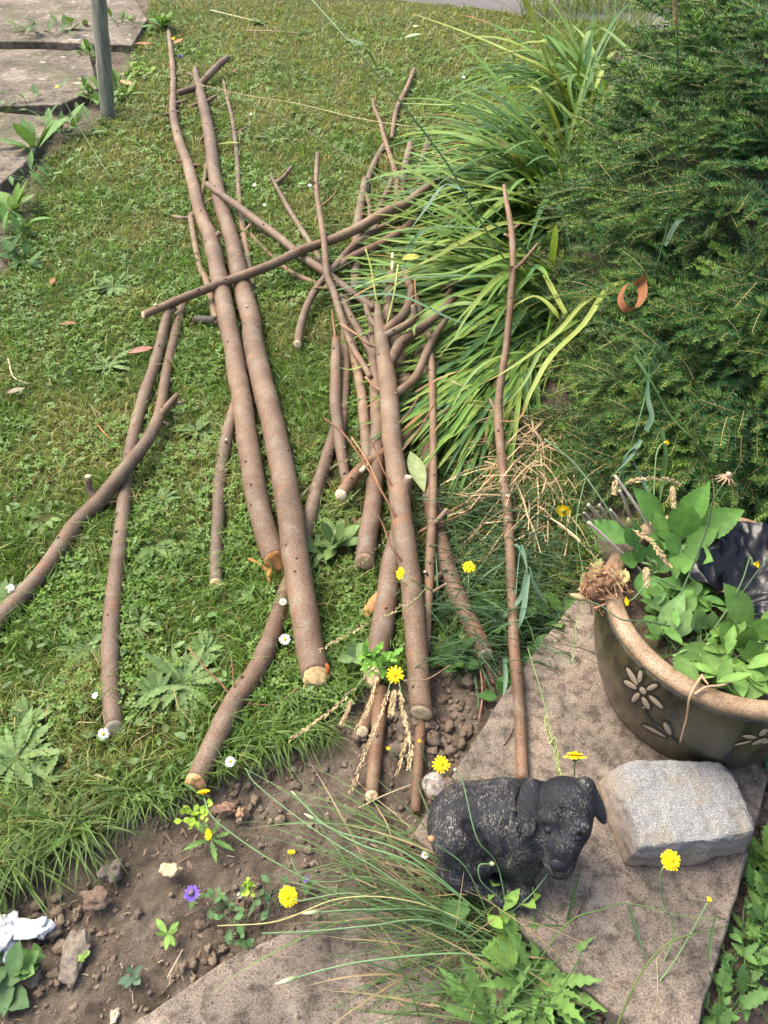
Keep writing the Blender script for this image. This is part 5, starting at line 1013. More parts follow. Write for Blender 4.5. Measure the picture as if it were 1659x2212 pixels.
# ------------------------------------------------------------------ seeding grasses
def seedhead(mb, k, L, wd, dens, col, ang=.35):
    """spikelets along the polyline k"""
    k = spline(k, n=max(2, int(dens / max(1, len(k) - 1)))); tg = np.gradient(k, axis=0)
    for i_ in range(len(k)):
        t_ = nrm(tg[i_])
        for _ in range(2):
            s_ = nrm(np.cross(t_, RNG.normal(size=3))); d_ = nrm(t_ + s_ * ang * rnd(.5, 1.5)); b = k[i_] + s_ * .001; l_ = L * rnd(.7, 1.15); c = np.array(col) * rnd(.7, 1.25)
            mb.leaf(b, d_, l_, wd, c, up=s_, shape=.7, n=4, curl=.05, fold=.6); mb.leaf(b, d_, l_, wd, c, up=np.cross(s_, d_), shape=.7, n=4, curl=.05, fold=.6)
STR, GSTR = (.50, .38, .21), (.36, .34, .17)
def sgrass(label, stem, heads, col=STR, scol=(.14, .22, .08), wp=2.6, L=.009, wd=.0024, dens=34, leaves=(), ang=.35, name='seeding_grass'):
    mb = MB(); 
    for s_ in ([stem] if not isinstance(stem[0][0], (tuple, list)) else stem): tubepx(mb, s_, wp, scol, 5)
    o = mb.build(name, M['stem']); tag(o, label, 'grass', 'tall grasses gone to seed' if heads else 'tall loose grass stems')
    for h in heads: mb = MB(); seedhead(mb, [P(*q_) for q_ in h], L, wd, dens, col, ang); mb.build('seed_head', M['straw'], o)
    if leaves:
        mb = MB()
        for tr, wpx, c in leaves: k = spline([P(*q_) for q_ in tr], n=6); s_ = np.linspace(0, 1, len(k)); mb.ribbon(k, px(k[0], wpx) * np.minimum(1, (1 - s_) * 2.2 + .03), c, fold=.3, wob=.3)
        mb.build('leaf_blades', M['strap'], o)
    return o
BGR, GRN = (.10, .18, .11), (.10, .19, .055)
sgrass('straw coloured grass head lying across the ends of the chopped logs', [(925, 1265, .14), (880, 1312, .16), (830, 1330, .17)], [[(900, 1290, .16), (850, 1320, .17), (760, 1365, .17), (694, 1404, .16)]], L=.010, dens=30)
sgrass('pale grass head pointing down left over the lawn edge, below the thickest pole', [(840, 1440, .1), (800, 1450, .13), (765, 1490, .13)], [[(770, 1483, .13), (720, 1530, .12), (675, 1565, .10), (630, 1595, .08)], [(760, 1510, .13), (740, 1560, .12)]], L=.010, dens=30)
sgrass('longest hanging grass head crossing the split short log', [(860, 1440, .1), (845, 1470, .14), (836, 1500, .14)], [[(840, 1490, .14), (815, 1560, .13), (790, 1620, .12), (760, 1705, .10)], [(815, 1460, .14), (795, 1530, .13), (772, 1575, .12)]], L=.010, dens=46)
sgrass('thick straw grass head drooping right of the split short log', [(850, 1440, .1), (862, 1475, .15), (866, 1500, .15)], [[(864, 1490, .15), (875, 1560, .14), (888, 1610, .13), (884, 1655, .12)], [(852, 1490, .14), (845, 1540, .13)]], L=.011, wd=.003, dens=46, ang=.45)
sgrass('thin grass head hanging beside the plain round stick', [(880, 1560, .1), (885, 1590, .12)], [[(884, 1585, .12), (872, 1620, .11), (858, 1670, .09)]], L=.009, dens=22)
sgrass('loose pale grass head over the gap left of the main log', [(800, 960, .12), (760, 985, .13)], [[(800, 985, .12), (745, 995, .13), (715, 1010, .12)], [(690, 1035, .06), (660, 1060, .05), (645, 1080, .04)]], col=GSTR, L=.008, dens=18, wp=1.8)
sgrass('loose grass head below the white oval cut end', [(780, 1055, .05), (760, 1075, .06)], [[(775, 1060, .05), (745, 1085, .06), (715, 1105, .05)], [(835, 1160, .06), (800, 1200, .06), (760, 1225, .05), (700, 1240, .04)]], col=GSTR, L=.008, dens=16, wp=1.8)
sgrass('green seeding grass stem bending on to the slab behind the dog', [(1140, 1400, .1), (1165, 1480, .14), (1185, 1560, .16), (1205, 1675, .14)], [[(1178, 1545, .16), (1190, 1600, .16)], [(1196, 1590, .16), (1210, 1672, .14)]], col=(.28, .30, .13), L=.010, wd=.003, dens=16, ang=.3)
sgrass('straw grass head with a hook over the back of the pot', [(1330, 1060, .42), (1360, 1040, .45)], [[(1352, 1042, .45), (1400, 1034, .46), (1445, 1035, .45), (1462, 1045, .43)], [(1452, 1050, .45), (1455, 1090, .42)], [(1330, 1035, .45), (1328, 1062, .43)]], L=.009, wd=.003, dens=34, ang=.5)
sgrass('straw grass head hanging among the broad leaves of the pot', [(1355, 1135, .42), (1375, 1150, .43)], [[(1370, 1146, .43), (1405, 1168, .43), (1425, 1195, .42), (1443, 1222, .40)], [(1395, 1225, .4), (1398, 1260, .38)]], L=.010, wd=.003, dens=34, ang=.5)
sgrass('long straw grass lying over the tips of the tall poles', [(900, 275, .28), (776, 256, .25), (639, 223, .2), (531, 206, .16), (420, 180, .15)], [[(562, 211, .16), (480, 192, .15), (380, 170, .14), (300, 154, .13)]], L=.012, wd=.003, dens=40, scol=(.34, .30, .14), wp=2.2, ang=.15)
sgrass('long dark grass stem crossing above the Y topped stick', [(1000, 500, .22), (913, 450, .25), (855, 410, .26), (783, 356, .27), (682, 295, .26), (603, 252, .24), (480, 200, .2), (440, 190, .18)], [[(510, 208, .21), (450, 190, .18), (330, 156, .14)]], L=.012, dens=20, scol=(.065, .11, .04), wp=2.6, ang=.12)
sgrass('tallest grass stem running diagonally from the top towards the long leaves', [(1135, 620, .2), (1090, 560, .3), (1030, 465, .45), (960, 345, .62), (845, 195, .80), (750, 85, .9), (665, -10, .96)], [], wp=4.0, scol=(.10, .17, .075), leaves=[([(750, 85, .9), (780, 95, .92), (806, 128, .88), (820, 160, .84)], 9, (.09, .15, .06)), ([(752, 88, .9), (725, 112, .86), (692, 160, .78)], 7, (.10, .15, .045)), ([(1000, 410, .5), (960, 400, .5), (920, 450, .46), (880, 505, .4)], 10, BGR)])
sgrass('upright grass stem in front of the spruce, blade bent to the right', [(1360, 730, .25), (1379, 684, .35), (1429, 540, .55), (1458, 396, .72), (1465, 252, .9), (1464, 108, 1.05), (1460, -20, 1.15)], [[(1459, 60, 1.1), (1456, -20, 1.16)]], wp=3.4, scol=(.075, .13, .05), L=.008, dens=14, leaves=[([(1435, 530, .56), (1470, 475, .62), (1510, 500, .58), (1575, 560, .5)], 12, BGR), ([(1440, 115, .9), (1480, 98, .95), (1540, 108, .92), (1605, 120, .88)], 10, BGR), ([(1530, 545, .55), (1550, 620, .48), (1585, 700, .4), (1600, 730, .38)], 10, (.08, .16, .09))])
sgrass('blue green grass stems leaning before the lower spruce', [[(1330, 1060, .2), (1370, 940, .38), (1395, 850, .45), (1400, 780, .52), (1365, 730, .56)], [(1400, 870, .43), (1395, 800, .5), (1380, 760, .54)]], [], scol=(.11, .19, .075), wp=3, leaves=[([(1370, 768, .54), (1410, 830, .5), (1450, 900, .44), (1500, 950, .4)], 10, GRN), ([(1395, 930, .42), (1408, 900, .44), (1400, 860, .46), (1402, 800, .5)], 11, BGR), ([(1385, 950, .4), (1360, 990, .37), (1320, 1030, .32)], 9, BGR), ([(1375, 960, .4), (1350, 990, .36), (1345, 1050, .3)], 9, BGR), ([(1430, 930, .42), (1438, 980, .38), (1430, 1040, .32), (1425, 1090, .28)], 12, GRN), ([(1370, 1000, .36), (1390, 1040, .32), (1405, 1075, .3)], 10, BGR)])
sgrass('straight green stem with a snapped top left of the pot', [(1330, 1130, .25), (1300, 1080, .3), (1240, 1000, .36), (1176, 948, .4)], [], scol=(.17, .27, .14), wp=4.2)
sgrass('grass plant climbing against the long lone stick', [[(1110, 1340, .05), (1125, 1180, .14), (1140, 1240, .14)], [(1115, 1340, .05), (1140, 1225, .14), (1160, 1290, .1)]], [], scol=BGR, wp=3, leaves=[([(1110, 1175, .12), (1128, 1190, .14), (1140, 1230, .13)], 12, BGR), ([(1140, 1240, .14), (1125, 1290, .1), (1090, 1330, .06), (1075, 1345, .05)], 11, BGR), ([(1140, 1240, .14), (1130, 1320, .1), (1115, 1370, .07)], 12, BGR), ([(1142, 1240, .14), (1170, 1290, .1), (1182, 1300, .09)], 9, BGR), ([(1090, 1420, .05), (1092, 1470, .05), (1085, 1530, .03)], 9, BGR)])
sgrass('pale hanging spikelet grass left of the pot', [(1265, 1030, .3), (1245, 1130, .3), (1258, 1230, .25), (1262, 1280, .23)], [[(1258, 1240, .25), (1256, 1300, .22)], [(1246, 1330, .2), (1242, 1380, .17), (1235, 1430, .14)]], col=(.30, .34, .17), L=.009, dens=18, wp=2)
# wiry green stems tangled right of the heap and nodding stems at the bottom
mb = MB()
for _ in range(240):
    u, v = rnd(930, 1230), rnd(1060, 1440); a_ = rnd(-1, 1); L = rnd(60, 190); h = rnd(.03, .10)
    tubepx(mb, [(u - L * .6, v + L * .30 * a_ + 20, .02), (u - L * .2, v - 8, h), (u + L * .25, v - 10 * a_, h), (u + L * .6, v + L * .25 - 10, .03)], rnd(1.6, 3.2), np.array([.075, .145, .06]) * rnd(.6, 1.2), 4, 4)
for _ in range(330): pts = arch(P(rnd(930, 1260), rnd(1060, 1440), .0), R(rnd(0, 360)), R(rnd(20, 80)), rnd(.08, .22), R(rnd(60, 140)), 10, .01); mb.ribbon(pts, rnd(.002, .0055) * np.minimum(1, 2.2 * np.linspace(1, .02, len(pts))), np.array([.08, .155, .06]) * rnd(.6, 1.25), fold=.3)
o = mb.build('wiry_stems', M['grass']); tag(o, 'tangle of wiry dark green stems between the heap and the pot', 'ground cover', kind='stuff')
N_ = 0
NOD = [([(1110, 2075, .02), (960, 1975, .08), (800, 1965, .11), (690, 1970, .11)], 'with a pale bud at its left end', 'bud', 42), ([(1160, 2090, .02), (1000, 2060, .09), (800, 2075, .10), (700, 2095, .09), (640, 2112, .08)], 'lowest of the bunch, tipped by a closed bud', 'bud', 48), ([(1090, 2060, .02), (930, 1990, .1), (800, 2000, .12), (670, 2012, .1), (565, 2016, .08)], 'reaching far left over the soil', 'bud', 0),
       ([(1060, 1990, .03), (900, 1870, .12), (780, 1825, .13), (700, 1780, .12), (640, 1720, .1)], 'climbing to the upper left over the soil', 'bud', 20), ([(1080, 2010, .03), (940, 1890, .1), (850, 1830, .13), (740, 1800, .13), (680, 1770, .12)], 'arched over the soil clods', 'bud', 30),
       ([(1100, 2030, .03), (900, 1950, .1), (740, 1940, .12), (600, 1990, .1), (470, 2000, .06)], 'pale yellowish, running left to the seedling', None, 0), ([(1120, 2050, .03), (940, 1960, .1), (820, 1880, .14), (690, 1800, .14), (560, 1700, .12), (530, 1660, .11)], 'thinnest, arching up to the long lawn edge', None, 0),
       ([(1080, 1990, .05), (1150, 1930, .10), (1210, 1850, .13), (1222, 1840, .13)], 'short and upright in front of the dog paw', 'bud', 8), ([(1100, 2000, .04), (1075, 1870, .14), (1030, 1810, .2), (1000, 1690, .24), (985, 1665, .25)], 'rising across the haunch of the dog', 'bud', 7), ([(1060, 1990, .04), (1010, 1880, .14), (960, 1835, .18), (935, 1815, .2)], 'with a withered brown top before the dog back', 'dry', 14),
       ([(1080, 1940, .12), (1040, 1905, .16), (1035, 1870, .18), (1060, 1866, .18)], 'hooked over at its tip before the dog flank', 'bud', 9)]
for tr, desc, tip, tl in NOD:
    mb = MB(); k = tubepx(mb, tr, 4.6 if N_ < 5 else 3.2, (.33, .31, .12) if 'yellowish' in desc else np.array([.115, .20, .085]) * rnd(.85, 1.15), 6); o = mb.build('nodding_stem', M['stem']); tag(o, 'green leafless flower stem ' + desc, 'flower stem', 'nodding hawkbit stems'); N_ += 1
    if tip and tl:
        d_ = nrm(k[-1] - k[-3]); l_ = px(k[-1], tl); w_ = l_ * .10 if tl > 15 else l_ * .5; mb = MB(); mb.tube([k[-1] - d_ * .002, k[-1] + d_ * l_ * .25, k[-1] + d_ * l_ * .6, k[-1] + d_ * l_], [w_ * .6, w_ * 1.25, w_, w_ * .3], 8, c=[(.14, .2, .09), (.20, .25, .12), (.40, .40, .25), (.5, .36, .18)] if tip == 'bud' else (.30, .17, .08)); mb.build('bud', M['straw'], o)
mb = MB()
for _ in range(330):
    u, v = rnd(900, 1330), rnd(1930, 2240); pts = arch(P(u, v, .0), R(random.gauss(170, 40)), R(rnd(15, 65)), rnd(.08, .26), R(rnd(50, 110)), 9, .012); mb.ribbon(pts, rnd(.0012, .0034) * np.minimum(1, 2.2 * np.linspace(1, .02, len(pts))), (np.array([.09, .165, .05]) if random.random() < .75 else np.array([.36, .27, .14])) * rnd(.7, 1.2), fold=.3)
for _ in range(42):
    u, v = rnd(980, 1120), rnd(1940, 2080); t_ = rnd(-1, 1); tubepx(mb, [(u, v, .02), (u - 150, v - 60 + 50 * t_, rnd(.05, .11)), (u - rnd(260, 420), v - 90 + 130 * t_, rnd(.06, .12))], rnd(1.4, 2.6), np.array([.12, .2, .07]) * rnd(.6, 1.3), 4, 5)
for _ in range(46):
    u, v = rnd(760, 1060), rnd(1780, 2000); pts = arch(P(u, v, .01), R(random.gauss(158, 20)), R(rnd(12, 45)), rnd(.14, .36), R(rnd(30, 75)), 11, .012); mb.ribbon(pts, rnd(.0015, .0036) * np.minimum(1, 2.2 * np.linspace(1, .02, len(pts))), (np.array([.12, .21, .065]) if random.random() < .8 else np.array([.36, .28, .15])) * rnd(.75, 1.2), fold=.3)
o = mb.build('wild_grass', M['grass']); tag(o, 'thin wild grass and wiry stalks sprawling below the dog statue', 'grass', kind='stuff')

# ------------------------------------------------------------------ broad leaved weeds
def rosette(label, u, v, n, L0, L1, wr, col, e=(5, 40), teeth=.0, z=.01, name='weed_rosette', shape=1.2, azm=0, azs=180, curl=(.1, .45), nn=12, cat='weed', grp=None, spread=0):
    o = None; mb = MB(); b = P(u, v, z)
    if grp: n = int(n * 2.2); wr = wr * 1.25; teeth = teeth * .7; col = (.112, .178, .058)
    for k in range(n):
        a_ = R(azm + (rnd(-azs, azs) if azs < 180 else 137.5 * k + rnd(-18, 18))); el = R(rnd(*e)); L = rnd(L0 * (.5 if grp else 1), L1); bb = b + np.array([rnd(-spread, spread), rnd(-spread, spread), rnd(0, spread * .4)])
        if spread: mb.tube([b - [0, 0, .004], (b + bb) / 2 + [0, 0, .004], bb], .0011, 5, c=np.array(col) * .9)
        mb.leaf(bb, (math.cos(a_) * math.cos(el), math.sin(a_) * math.cos(el), math.sin(el)), L, L * wr * rnd(.85, 1.2), np.array(col) * rnd(.75, 1.25), curl=rnd(*curl), shape=shape, teeth=teeth, n=nn)
    o = mb.build(name, M['weed']); tag(o, label, cat, grp); return o
def rosette_(lab, u, v, n, L0, L1, wr, col, grp): return rosette(lab, u, v, n, L0, L1 * .8, wr, col, (4, 34), .45, grp=grp, nn=16, z=.012)
DULL, LIT, DK = (.118, .178, .066), (.12, .215, .045), (.045, .105, .026)
ros = 'flat weed rosettes in the lawn'
for lab, u, v, L in [('flat grey green rosette just right of the sawn stick end', 340, 1500, .09), ('flat grey green rosette above the large one, by an orange twig', 440, 1410, .08), ('flat pale rosette at the left, above the lawn edge one', 60, 1560, .08), ('flat pale rosette at the left, nearest the long tussock', 90, 1690, .08), ('dull rosette touching the foot of the dark log at left', 20, 1290, .08), ('dull rosette right of the long straight stick, mid lawn', 300, 1350, .07), ('pale rosette between the straight sticks, lower down', 350, 1080, .07)]:
    o = rosette_(lab, u, v, 24, L * .5, L, .22, DULL, ros)
rosette('broad grey green hawkbit rosette in front of the curved log', 395, 1478, 46, .05, .125, .17, DULL, (3, 30), .5, grp=ros, nn=20, z=.014, curl=(.2, .55)); rosette('greyish rosette at the left lawn edge level with the sawn stick end', 35, 1640, 40, .04, .11, .18, DULL, (3, 30), .5, grp=ros, nn=20, z=.014, curl=(.2, .55))
rosette('small rosette between the two straight sticks, toothed pale leaves', 425, 930, 9, .06, .10, .26, (.10, .17, .09), (5, 40), .35, grp=ros); rosette('faint rosette on the lawn left of the dark forked log', 235, 790, 11, .05, .10, .2, (.11, .16, .09), (5, 25), .4, grp=ros)
rosette('faint rosette on the mid lawn above the long crossing stick', 245, 620, 12, .07, .12, .2, (.12, .165, .09), (4, 20), .4, grp=ros); rosette('dull rosette beside the end of the straight grey stick', 330, 1180, 10, .05, .09, .24, DULL, (4, 20), .35, grp=ros); rosette('dull rosette left of the long straight stick', 100, 1120, 12, .05, .09, .24, DULL, (4, 20), .35, grp=ros)
rosette('far grey green rosette on the upper lawn', 560, 50, 10, .08, .12, .22, (.10, .16, .1), (4, 20), .4, grp=ros); rosette('far dark rosette on the lawn right of the thin forked stick', 590, 300, 10, .08, .13, .2, (.08, .14, .08), (4, 20), .4, grp=ros); rosette('far rosette left of the strap leaves', 690, 275, 10, .08, .12, .2, (.08, .14, .08), (4, 22), .4, grp=ros)
rosette('green toothed rosette in the dark gap between thickest pole and main log', 700, 1195, 8, .05, .08, .3, DK, (15, 50), .25, grp=ros); rosette('upright oval leaved plant between pole and thick leaning log', 725, 1180, 7, .05, .09, .32, LIT, (30, 70), .12, grp=ros); rosette('smooth round leaved weed left of the straight grey stick end', 520, 1290, 9, .025, .045, .6, LIT, (10, 40), grp=ros)
rosette('dull rosette on the left lawn below the dark log', 185, 1400, 11, .05, .09, .24, DULL, (4, 18), .35, grp=ros)
rosette('large wavy leaved dock beside the nearest path slab', 78, 330, 8, .16, .26, .26, (.10, .19, .055), (25, 65), .1, name='dock_plant'); rosette('smaller leafy weed under the dock at the left edge', 50, 460, 14, .08, .15, .38, LIT, (15, 60), .05, name='leafy_weed', spread=.06)
rosette('leafy weed on the left edge with oval leaves, nearest of three', 40, 570, 12, .07, .13, .38, DK, (15, 60), .05, name='leafy_weed', spread=.07)
rosette('pale leafy weed against the foot of the grey post', 245, 210, 26, .06, .16, .2, LIT, (20, 75), .1, name='leafy_weed', spread=.09); rosette('bushy weed filling the joint left of the grey post', 150, 285, 22, .08, .16, .3, (.085, .16, .05), (15, 65), .15, name='leafy_weed', spread=.12)
rosette('primrose like plant beyond the tip of the tall pole', 355, 62, 16, .10, .20, .3, (.10, .19, .05), (20, 65), .08, name='leafy_weed'); rosette('low weeds growing in the far path joint', 120, 84, 24, .06, .14, .4, (.085, .145, .045), (10, 50), .1, name='leafy_weed', spread=.24); rosette('weed strip at the far left joint between slabs', 60, 238, 20, .04, .09, .35, (.085, .15, .05), (10, 50), .1, name='leafy_weed', spread=.2); rosette('lime green clover like weed right of the post', 300, 160, 28, .03, .06, .7, (.16, .26, .045), (10, 50), name='leafy_weed', spread=.09)
rosette('dense toothed hawkbit rosette at the bottom, under the slab edge', 1160, 2125, 34, .06, .135, .2, (.10, .19, .045), (6, 50), .45, name='toothed_rosette', nn=18); rosette('second toothed rosette cut by the bottom edge', 1060, 2215, 26, .06, .13, .2, (.095, .18, .045), (8, 50), .45, name='toothed_rosette', nn=18)
for lab, u, v, z, L, az, cc in [('bright lobed leaf in front of the dog paw, right hand one', 1085, 2030, .05, .055, 60, LIT), ('dark toothed leaf left of the dog paw', 955, 1990, .06, .055, 30, DK), ('round scalloped leaf below the slab edge', 1120, 2060, .06, .06, 200, LIT)]:
    rosette(lab, u, v, 2, L * .9, L * 1.1, .85, cc, (5, 25), .3, z=z, azm=az, azs=25, name='weed_leaf', shape=.75, nn=17, curl=(.1, .2))
rosette('small leafy sprig in front of the dog paws', 1090, 1935, 12, .03, .055, .4, (.14, .24, .05), (20, 70), .1, z=.06, name='leafy_weed', spread=.035)
# right-hand weed strip
for lab, u, v, n, L0, L1, wr, cc, sp in [('big lobed weed at the right edge level with the granite block', 1650, 1850, 19, .03, 0.062, .5, (.14, .25, .05), .03), ('weed with broad leaves below it along the slab edge', 1640, 1935, 22, .03, 0.056, .5, (.085, .165, .04), .04), ('oval leaved weed beside the lower slab corner', 1600, 2030, 30, .01, 0.037, .6, (.08, .17, .05), .06), ('mid green weed patch in the lower right corner', 1610, 2120, 38, .01, 0.037, .6, (.10, .19, .05), .07), ('lowest weed patch at the right bottom corner', 1560, 2210, 20, .03, .06, .55, (.09, .18, .05), .06), ('narrow leaved weed by the right edge, low down', 1655, 2050, 26, .03, 0.062, .2, (.085, .165, .04), .04), ('dark green weed tucked behind the right slab edge', 1690, 1960, 26, .03, 0.056, .5, DK, .06)]:
    rosette(lab, u, v, n, L0, L1, wr, tuple(np.array(cc) * .78), (10, 65), .3, name='leafy_weed', spread=sp, shape=.9)
rosette('blue green sedum like leaves at the right of the pot foot', 1652, 1632, 7, .04, .07, .4, (.06, .16, .10), (5, 35), name='leafy_weed', z=SLAB_Z)
for lab, u, v, n, L0, L1, cc, sp in [('weeds crowding the edge of the middle path slab', 215, 225, 26, .05, .12, (.10, .18, .045), .14), ('low weeds along the nearest slab edge', 95, 395, 22, .04, .10, (.09, .17, .05), .12), ('leafy weeds on the bare strip by the left edge, below the dock', 30, 505, 20, .05, .11, (.10, .19, .05), .10), ('clover like weeds at the top of the lawn beyond the post', 268, 60, 22, .05, .10, (.09, .16, .04), .14), ('grassy weeds between the furthest slab and the lawn', 205, 125, 20, .05, .13, (.11, .19, .05), .10)]:
    rosette(lab, u, v, n, L0, L1, .32, cc, (10, 70), .15, name='leafy_weed', spread=sp)
# bed seedlings
rosette('small bright seedling on the bed left of the long nodding stems', 362, 2018, 6, .02, .035, .34, LIT, (10, 45), name='seedling'); rosette('grey leaved seedling with a brick pebble at the bottom', 285, 2110, 6, .018, .032, .5, (.06, .10, .06), (8, 40), name='seedling'); rosette('tiny light seedling beside the long grey brown stone', 180, 2068, 5, .008, .014, .7, (.16, .26, .05), (10, 40), name='seedling')
rosette('self heal leaves at the slab corner', 520, 2020, 12, .014, .028, .5, (.07, .14, .05), (8, 40), name='leafy_weed', spread=.035); rosette('self heal leaves beside the full yellow hawkbit', 490, 1960, 12, .013, .024, .5, (.075, .14, .05), (8, 40), name='leafy_weed', spread=.03); rosette('oval leaves of self heal under the half open bud', 580, 1935, 10, .013, .024, .5, (.065, .125, .05), (8, 40), name='leafy_weed', spread=.03)
rosette('lime green spurge sprig by the rough log end', 422, 1765, 26, .010, .018, .8, (.22, .33, .04), (10, 60), z=.05, name='spurge_sprig', spread=.024); rosette('little lime spurge by the self heal', 538, 1920, 16, .008, .015, .8, (.22, .33, .04), (10, 60), z=.03, name='spurge_sprig', spread=.012); rosette('toothed leaves under the small orange yellow hawkbit', 455, 1812, 7, .035, .055, .24, (.11, .2, .05), (5, 25), .35, name='leafy_weed')
rosette('leaves hidden at the lower left edge near the white litter', 10, 2110, 9, .05, .08, .5, (.07, .13, .05), (10, 50), .1, name='leafy_weed', spread=.02); rosette('round leaved weed peeping through grass beside the white litter', 70, 2075, 8, .03, .05, .5, (.09, .17, .05), (15, 55), .1, name='leafy_weed', spread=.02)
rosette('bright groundsel sprig on the chopped log end', 818, 1432, 46, .014, .032, .5, (.12, .26, .04), (0, 80), .3, z=.10, name='groundsel_sprig', spread=.028, nn=8)
rosette('pale leaf curl beside the groundsel', 768, 1420, 5, .03, .045, .6, (.13, .2, .08), (20, 60), .1, z=.05, name='weed_leaf')
for lab, u, v, n, L, cc in [('rounded scalloped weed beside the foot of the lone stick', 1215, 1340, 7, .075, (.11, .215, .05)), ('dark leaved weed between the sawn logs and the slab', 1060, 1360, 9, .06, DK), ('dark weed at the top corner of the slab', 1085, 1480, 8, .045, DK), ('low weed left of the slab corner beneath the stick', 1150, 1420, 8, .05, (.07, .15, .045)), ('weed leaves right of the knotted log end', 1120, 1330, 8, .06, (.075, .15, .045)), ('weed behind the slab corner under twigs', 990, 1420, 9, .05, DK)]:
    rosette(lab, u, v, n, L * .7, L * 1.1, .75, cc, (10, 55), .15, z=.02, name='leafy_weed', shape=.75, spread=.03, nn=13)
# ------------------------------------------------------------------ plants and scraps in the pot
def potplant(label, base, leaves, col, teeth=.16, name='pot_weed'):
    sb_ = MB(); b = P(*base); lb = MB()
    for (x0, y0), (x1, y1), z0, z1, wpx in leaves:
        p0, p1 = P(*z6(x0, y0), z0), P(*z6(x1, y1), z1); k = spline([b, (b + p0) / 2 + [0, 0, .02], p0], n=5); sb_.tube(k, .0022, 6, c=(.15, .24, .08)); d = p1 - p0; L = np.linalg.norm(d)
        lb.leaf(p0, d, L * 1.12, px(p0, wpx * .46), np.array(col) * rnd(.7, 1.2), curl=rnd(.12, .35), shape=.95, teeth=teeth * .55, n=27, fold=rnd(.15, .35), up=(0, -.45, 1))
    o = sb_.build(name, M['stem']); tag(o, label, 'weed'); lb.build('leaves', M['weed'], o); return o
potplant('broad round leaved weed at the back of the pot', (1480, 1190, .30), [((1040, 1140), (900, 925), .36, .44, 120), ((1100, 1160), (1280, 920), .36, .46, 130), ((1150, 1200), (1480, 1040), .36, .42, 150), ((1120, 1180), (1120, 1030), .37, .42, 110), ((1050, 1220), (1000, 1060), .36, .40, 90), ((1130, 1200), (1200, 1050), .38, .45, 140), ((1100, 1230), (975, 1190), .35, .38, 100), ((1120, 1280), (1160, 1390), .36, .36, 120), ((1150, 1270), (1310, 1320), .36, .37, 120), ((1160, 1250), (1340, 1150), .36, .39, 110), ((1130, 1290), (1060, 1180), .36, .4, 100)], (.10, .215, .045))
potplant('broad leaved weed leaning over the left rim of the pot', (1420, 1260, .29), [((830, 1230), (610, 1100), .36, .38, 120), ((860, 1260), (840, 1110), .36, .42, 100), ((930, 1330), (1105, 1340), .33, .34, 130), ((900, 1400), (940, 1560), .33, .32, 110), ((880, 1340), (790, 1320), .34, .36, 90), ((960, 1330), (1000, 1230), .34, .38, 90), ((900, 1350), (890, 1250), .34, .38, 80), ((960, 1420), (1050, 1560), .32, .32, 90)], (.085, .19, .045))
potplant('long pale leaf plant at the front left of the pot', (1435, 1360, .29), [((1000, 1790), (1150, 1560), .31, .36, 110), ((1120, 1800), (1190, 1650), .31, .35, 90), ((1100, 1600), (960, 1600), .32, .34, 80), ((1250, 1760), (1230, 1640), .31, .36, 100), ((1290, 1750), (1330, 1660), .31, .35, 80)], (.15, .25, .085), .12)
potplant('large leaved sow thistle at the right of the pot', (1630, 1360, .28), [((1560, 1760), (1440, 1510), .32, .40, 150), ((1480, 1850), (1400, 1740), .32, .36, 130), ((1500, 1860), (1560, 1760), .33, .38, 110), ((1600, 1800), (1700, 1720), .33, .38, 150), ((1600, 1900), (1720, 1900), .32, .36, 160), ((1580, 1950), (1560, 1830), .32, .36, 130), ((1600, 2000), (1700, 2080), .32, .34, 130)], (.12, .23, .05), .2)
potplant('wavy leaved weed drooping over the front rim with a yellowed leaf', (1500, 1420, .29), [((1330, 1840), (1110, 1920), .32, .34, 90), ((1200, 1960), (1390, 1950), .32, .34, 100), ((1250, 1960), (1420, 2000), .32, .33, 90), ((1090, 1910), (1240, 2080), .34, .335, 110), ((1300, 2000), (1420, 2090), .31, .32, 80), ((1440, 2120), (1640, 2110), .32, .34, 90), ((1580, 2060), (1680, 2010), .32, .35, 110)], (.105, .19, .045), .3)
mb = MB()
for _ in range(260): u, v = z6(rnd(960, 1660), rnd(1380, 2120)); pts = arch(P(u, v, .285), R(rnd(0, 360)), R(rnd(30, 80)), rnd(.03, .09), R(rnd(30, 100)), 7, .28); mb.ribbon(pts, rnd(.002, .006) * np.minimum(1, 2 * np.linspace(1, .02, 7)), np.array([.09, .18, .045]) * rnd(.6, 1.3), fold=.3)
o = mb.build('pot_seedlings', M['grass']); tag(o, 'mass of small green blades on the soil inside the pot', 'ground cover', kind='stuff')
for lab, n_, cc, (u0, u1, v0, v1), L_ in [('mixed small leaved weeds crowding the middle of the pot', 46, (.085, .175, .04), (930, 1350, 1330, 1800), .05), ('mixed small leaved weeds crowding the right of the pot', 50, (.11, .205, .045), (1300, 1680, 1620, 2110), .055), ('small weeds between the black bag and the broad leaves', 12, (.07, .155, .04), (1050, 1400, 1250, 1600), .05)]:
    mb = MB(); c_ = P(*z6((u0 + u1) / 2, (v0 + v1) / 2), .285)
    for _ in range(n_):
        p = P(*z6(rnd(u0, u1), rnd(v0, v1)), .30 + rnd(0, .05)); a_ = rnd(0, 6.28); mb.tube([c_, (c_ + p) / 2 - [0, 0, .005], p], .0012, 4, c=np.array(cc) * .9); mb.leaf(p, (math.cos(a_), math.sin(a_), rnd(-.2, .6)), L_ * rnd(.6, 1.2), L_ * rnd(.3, .6), np.array(cc) * rnd(.65, 1.3), curl=rnd(.1, .5), teeth=.1, n=17, shape=1.0)
    o = mb.build('pot_weed', M['weed']); tag(o, lab, 'weed')
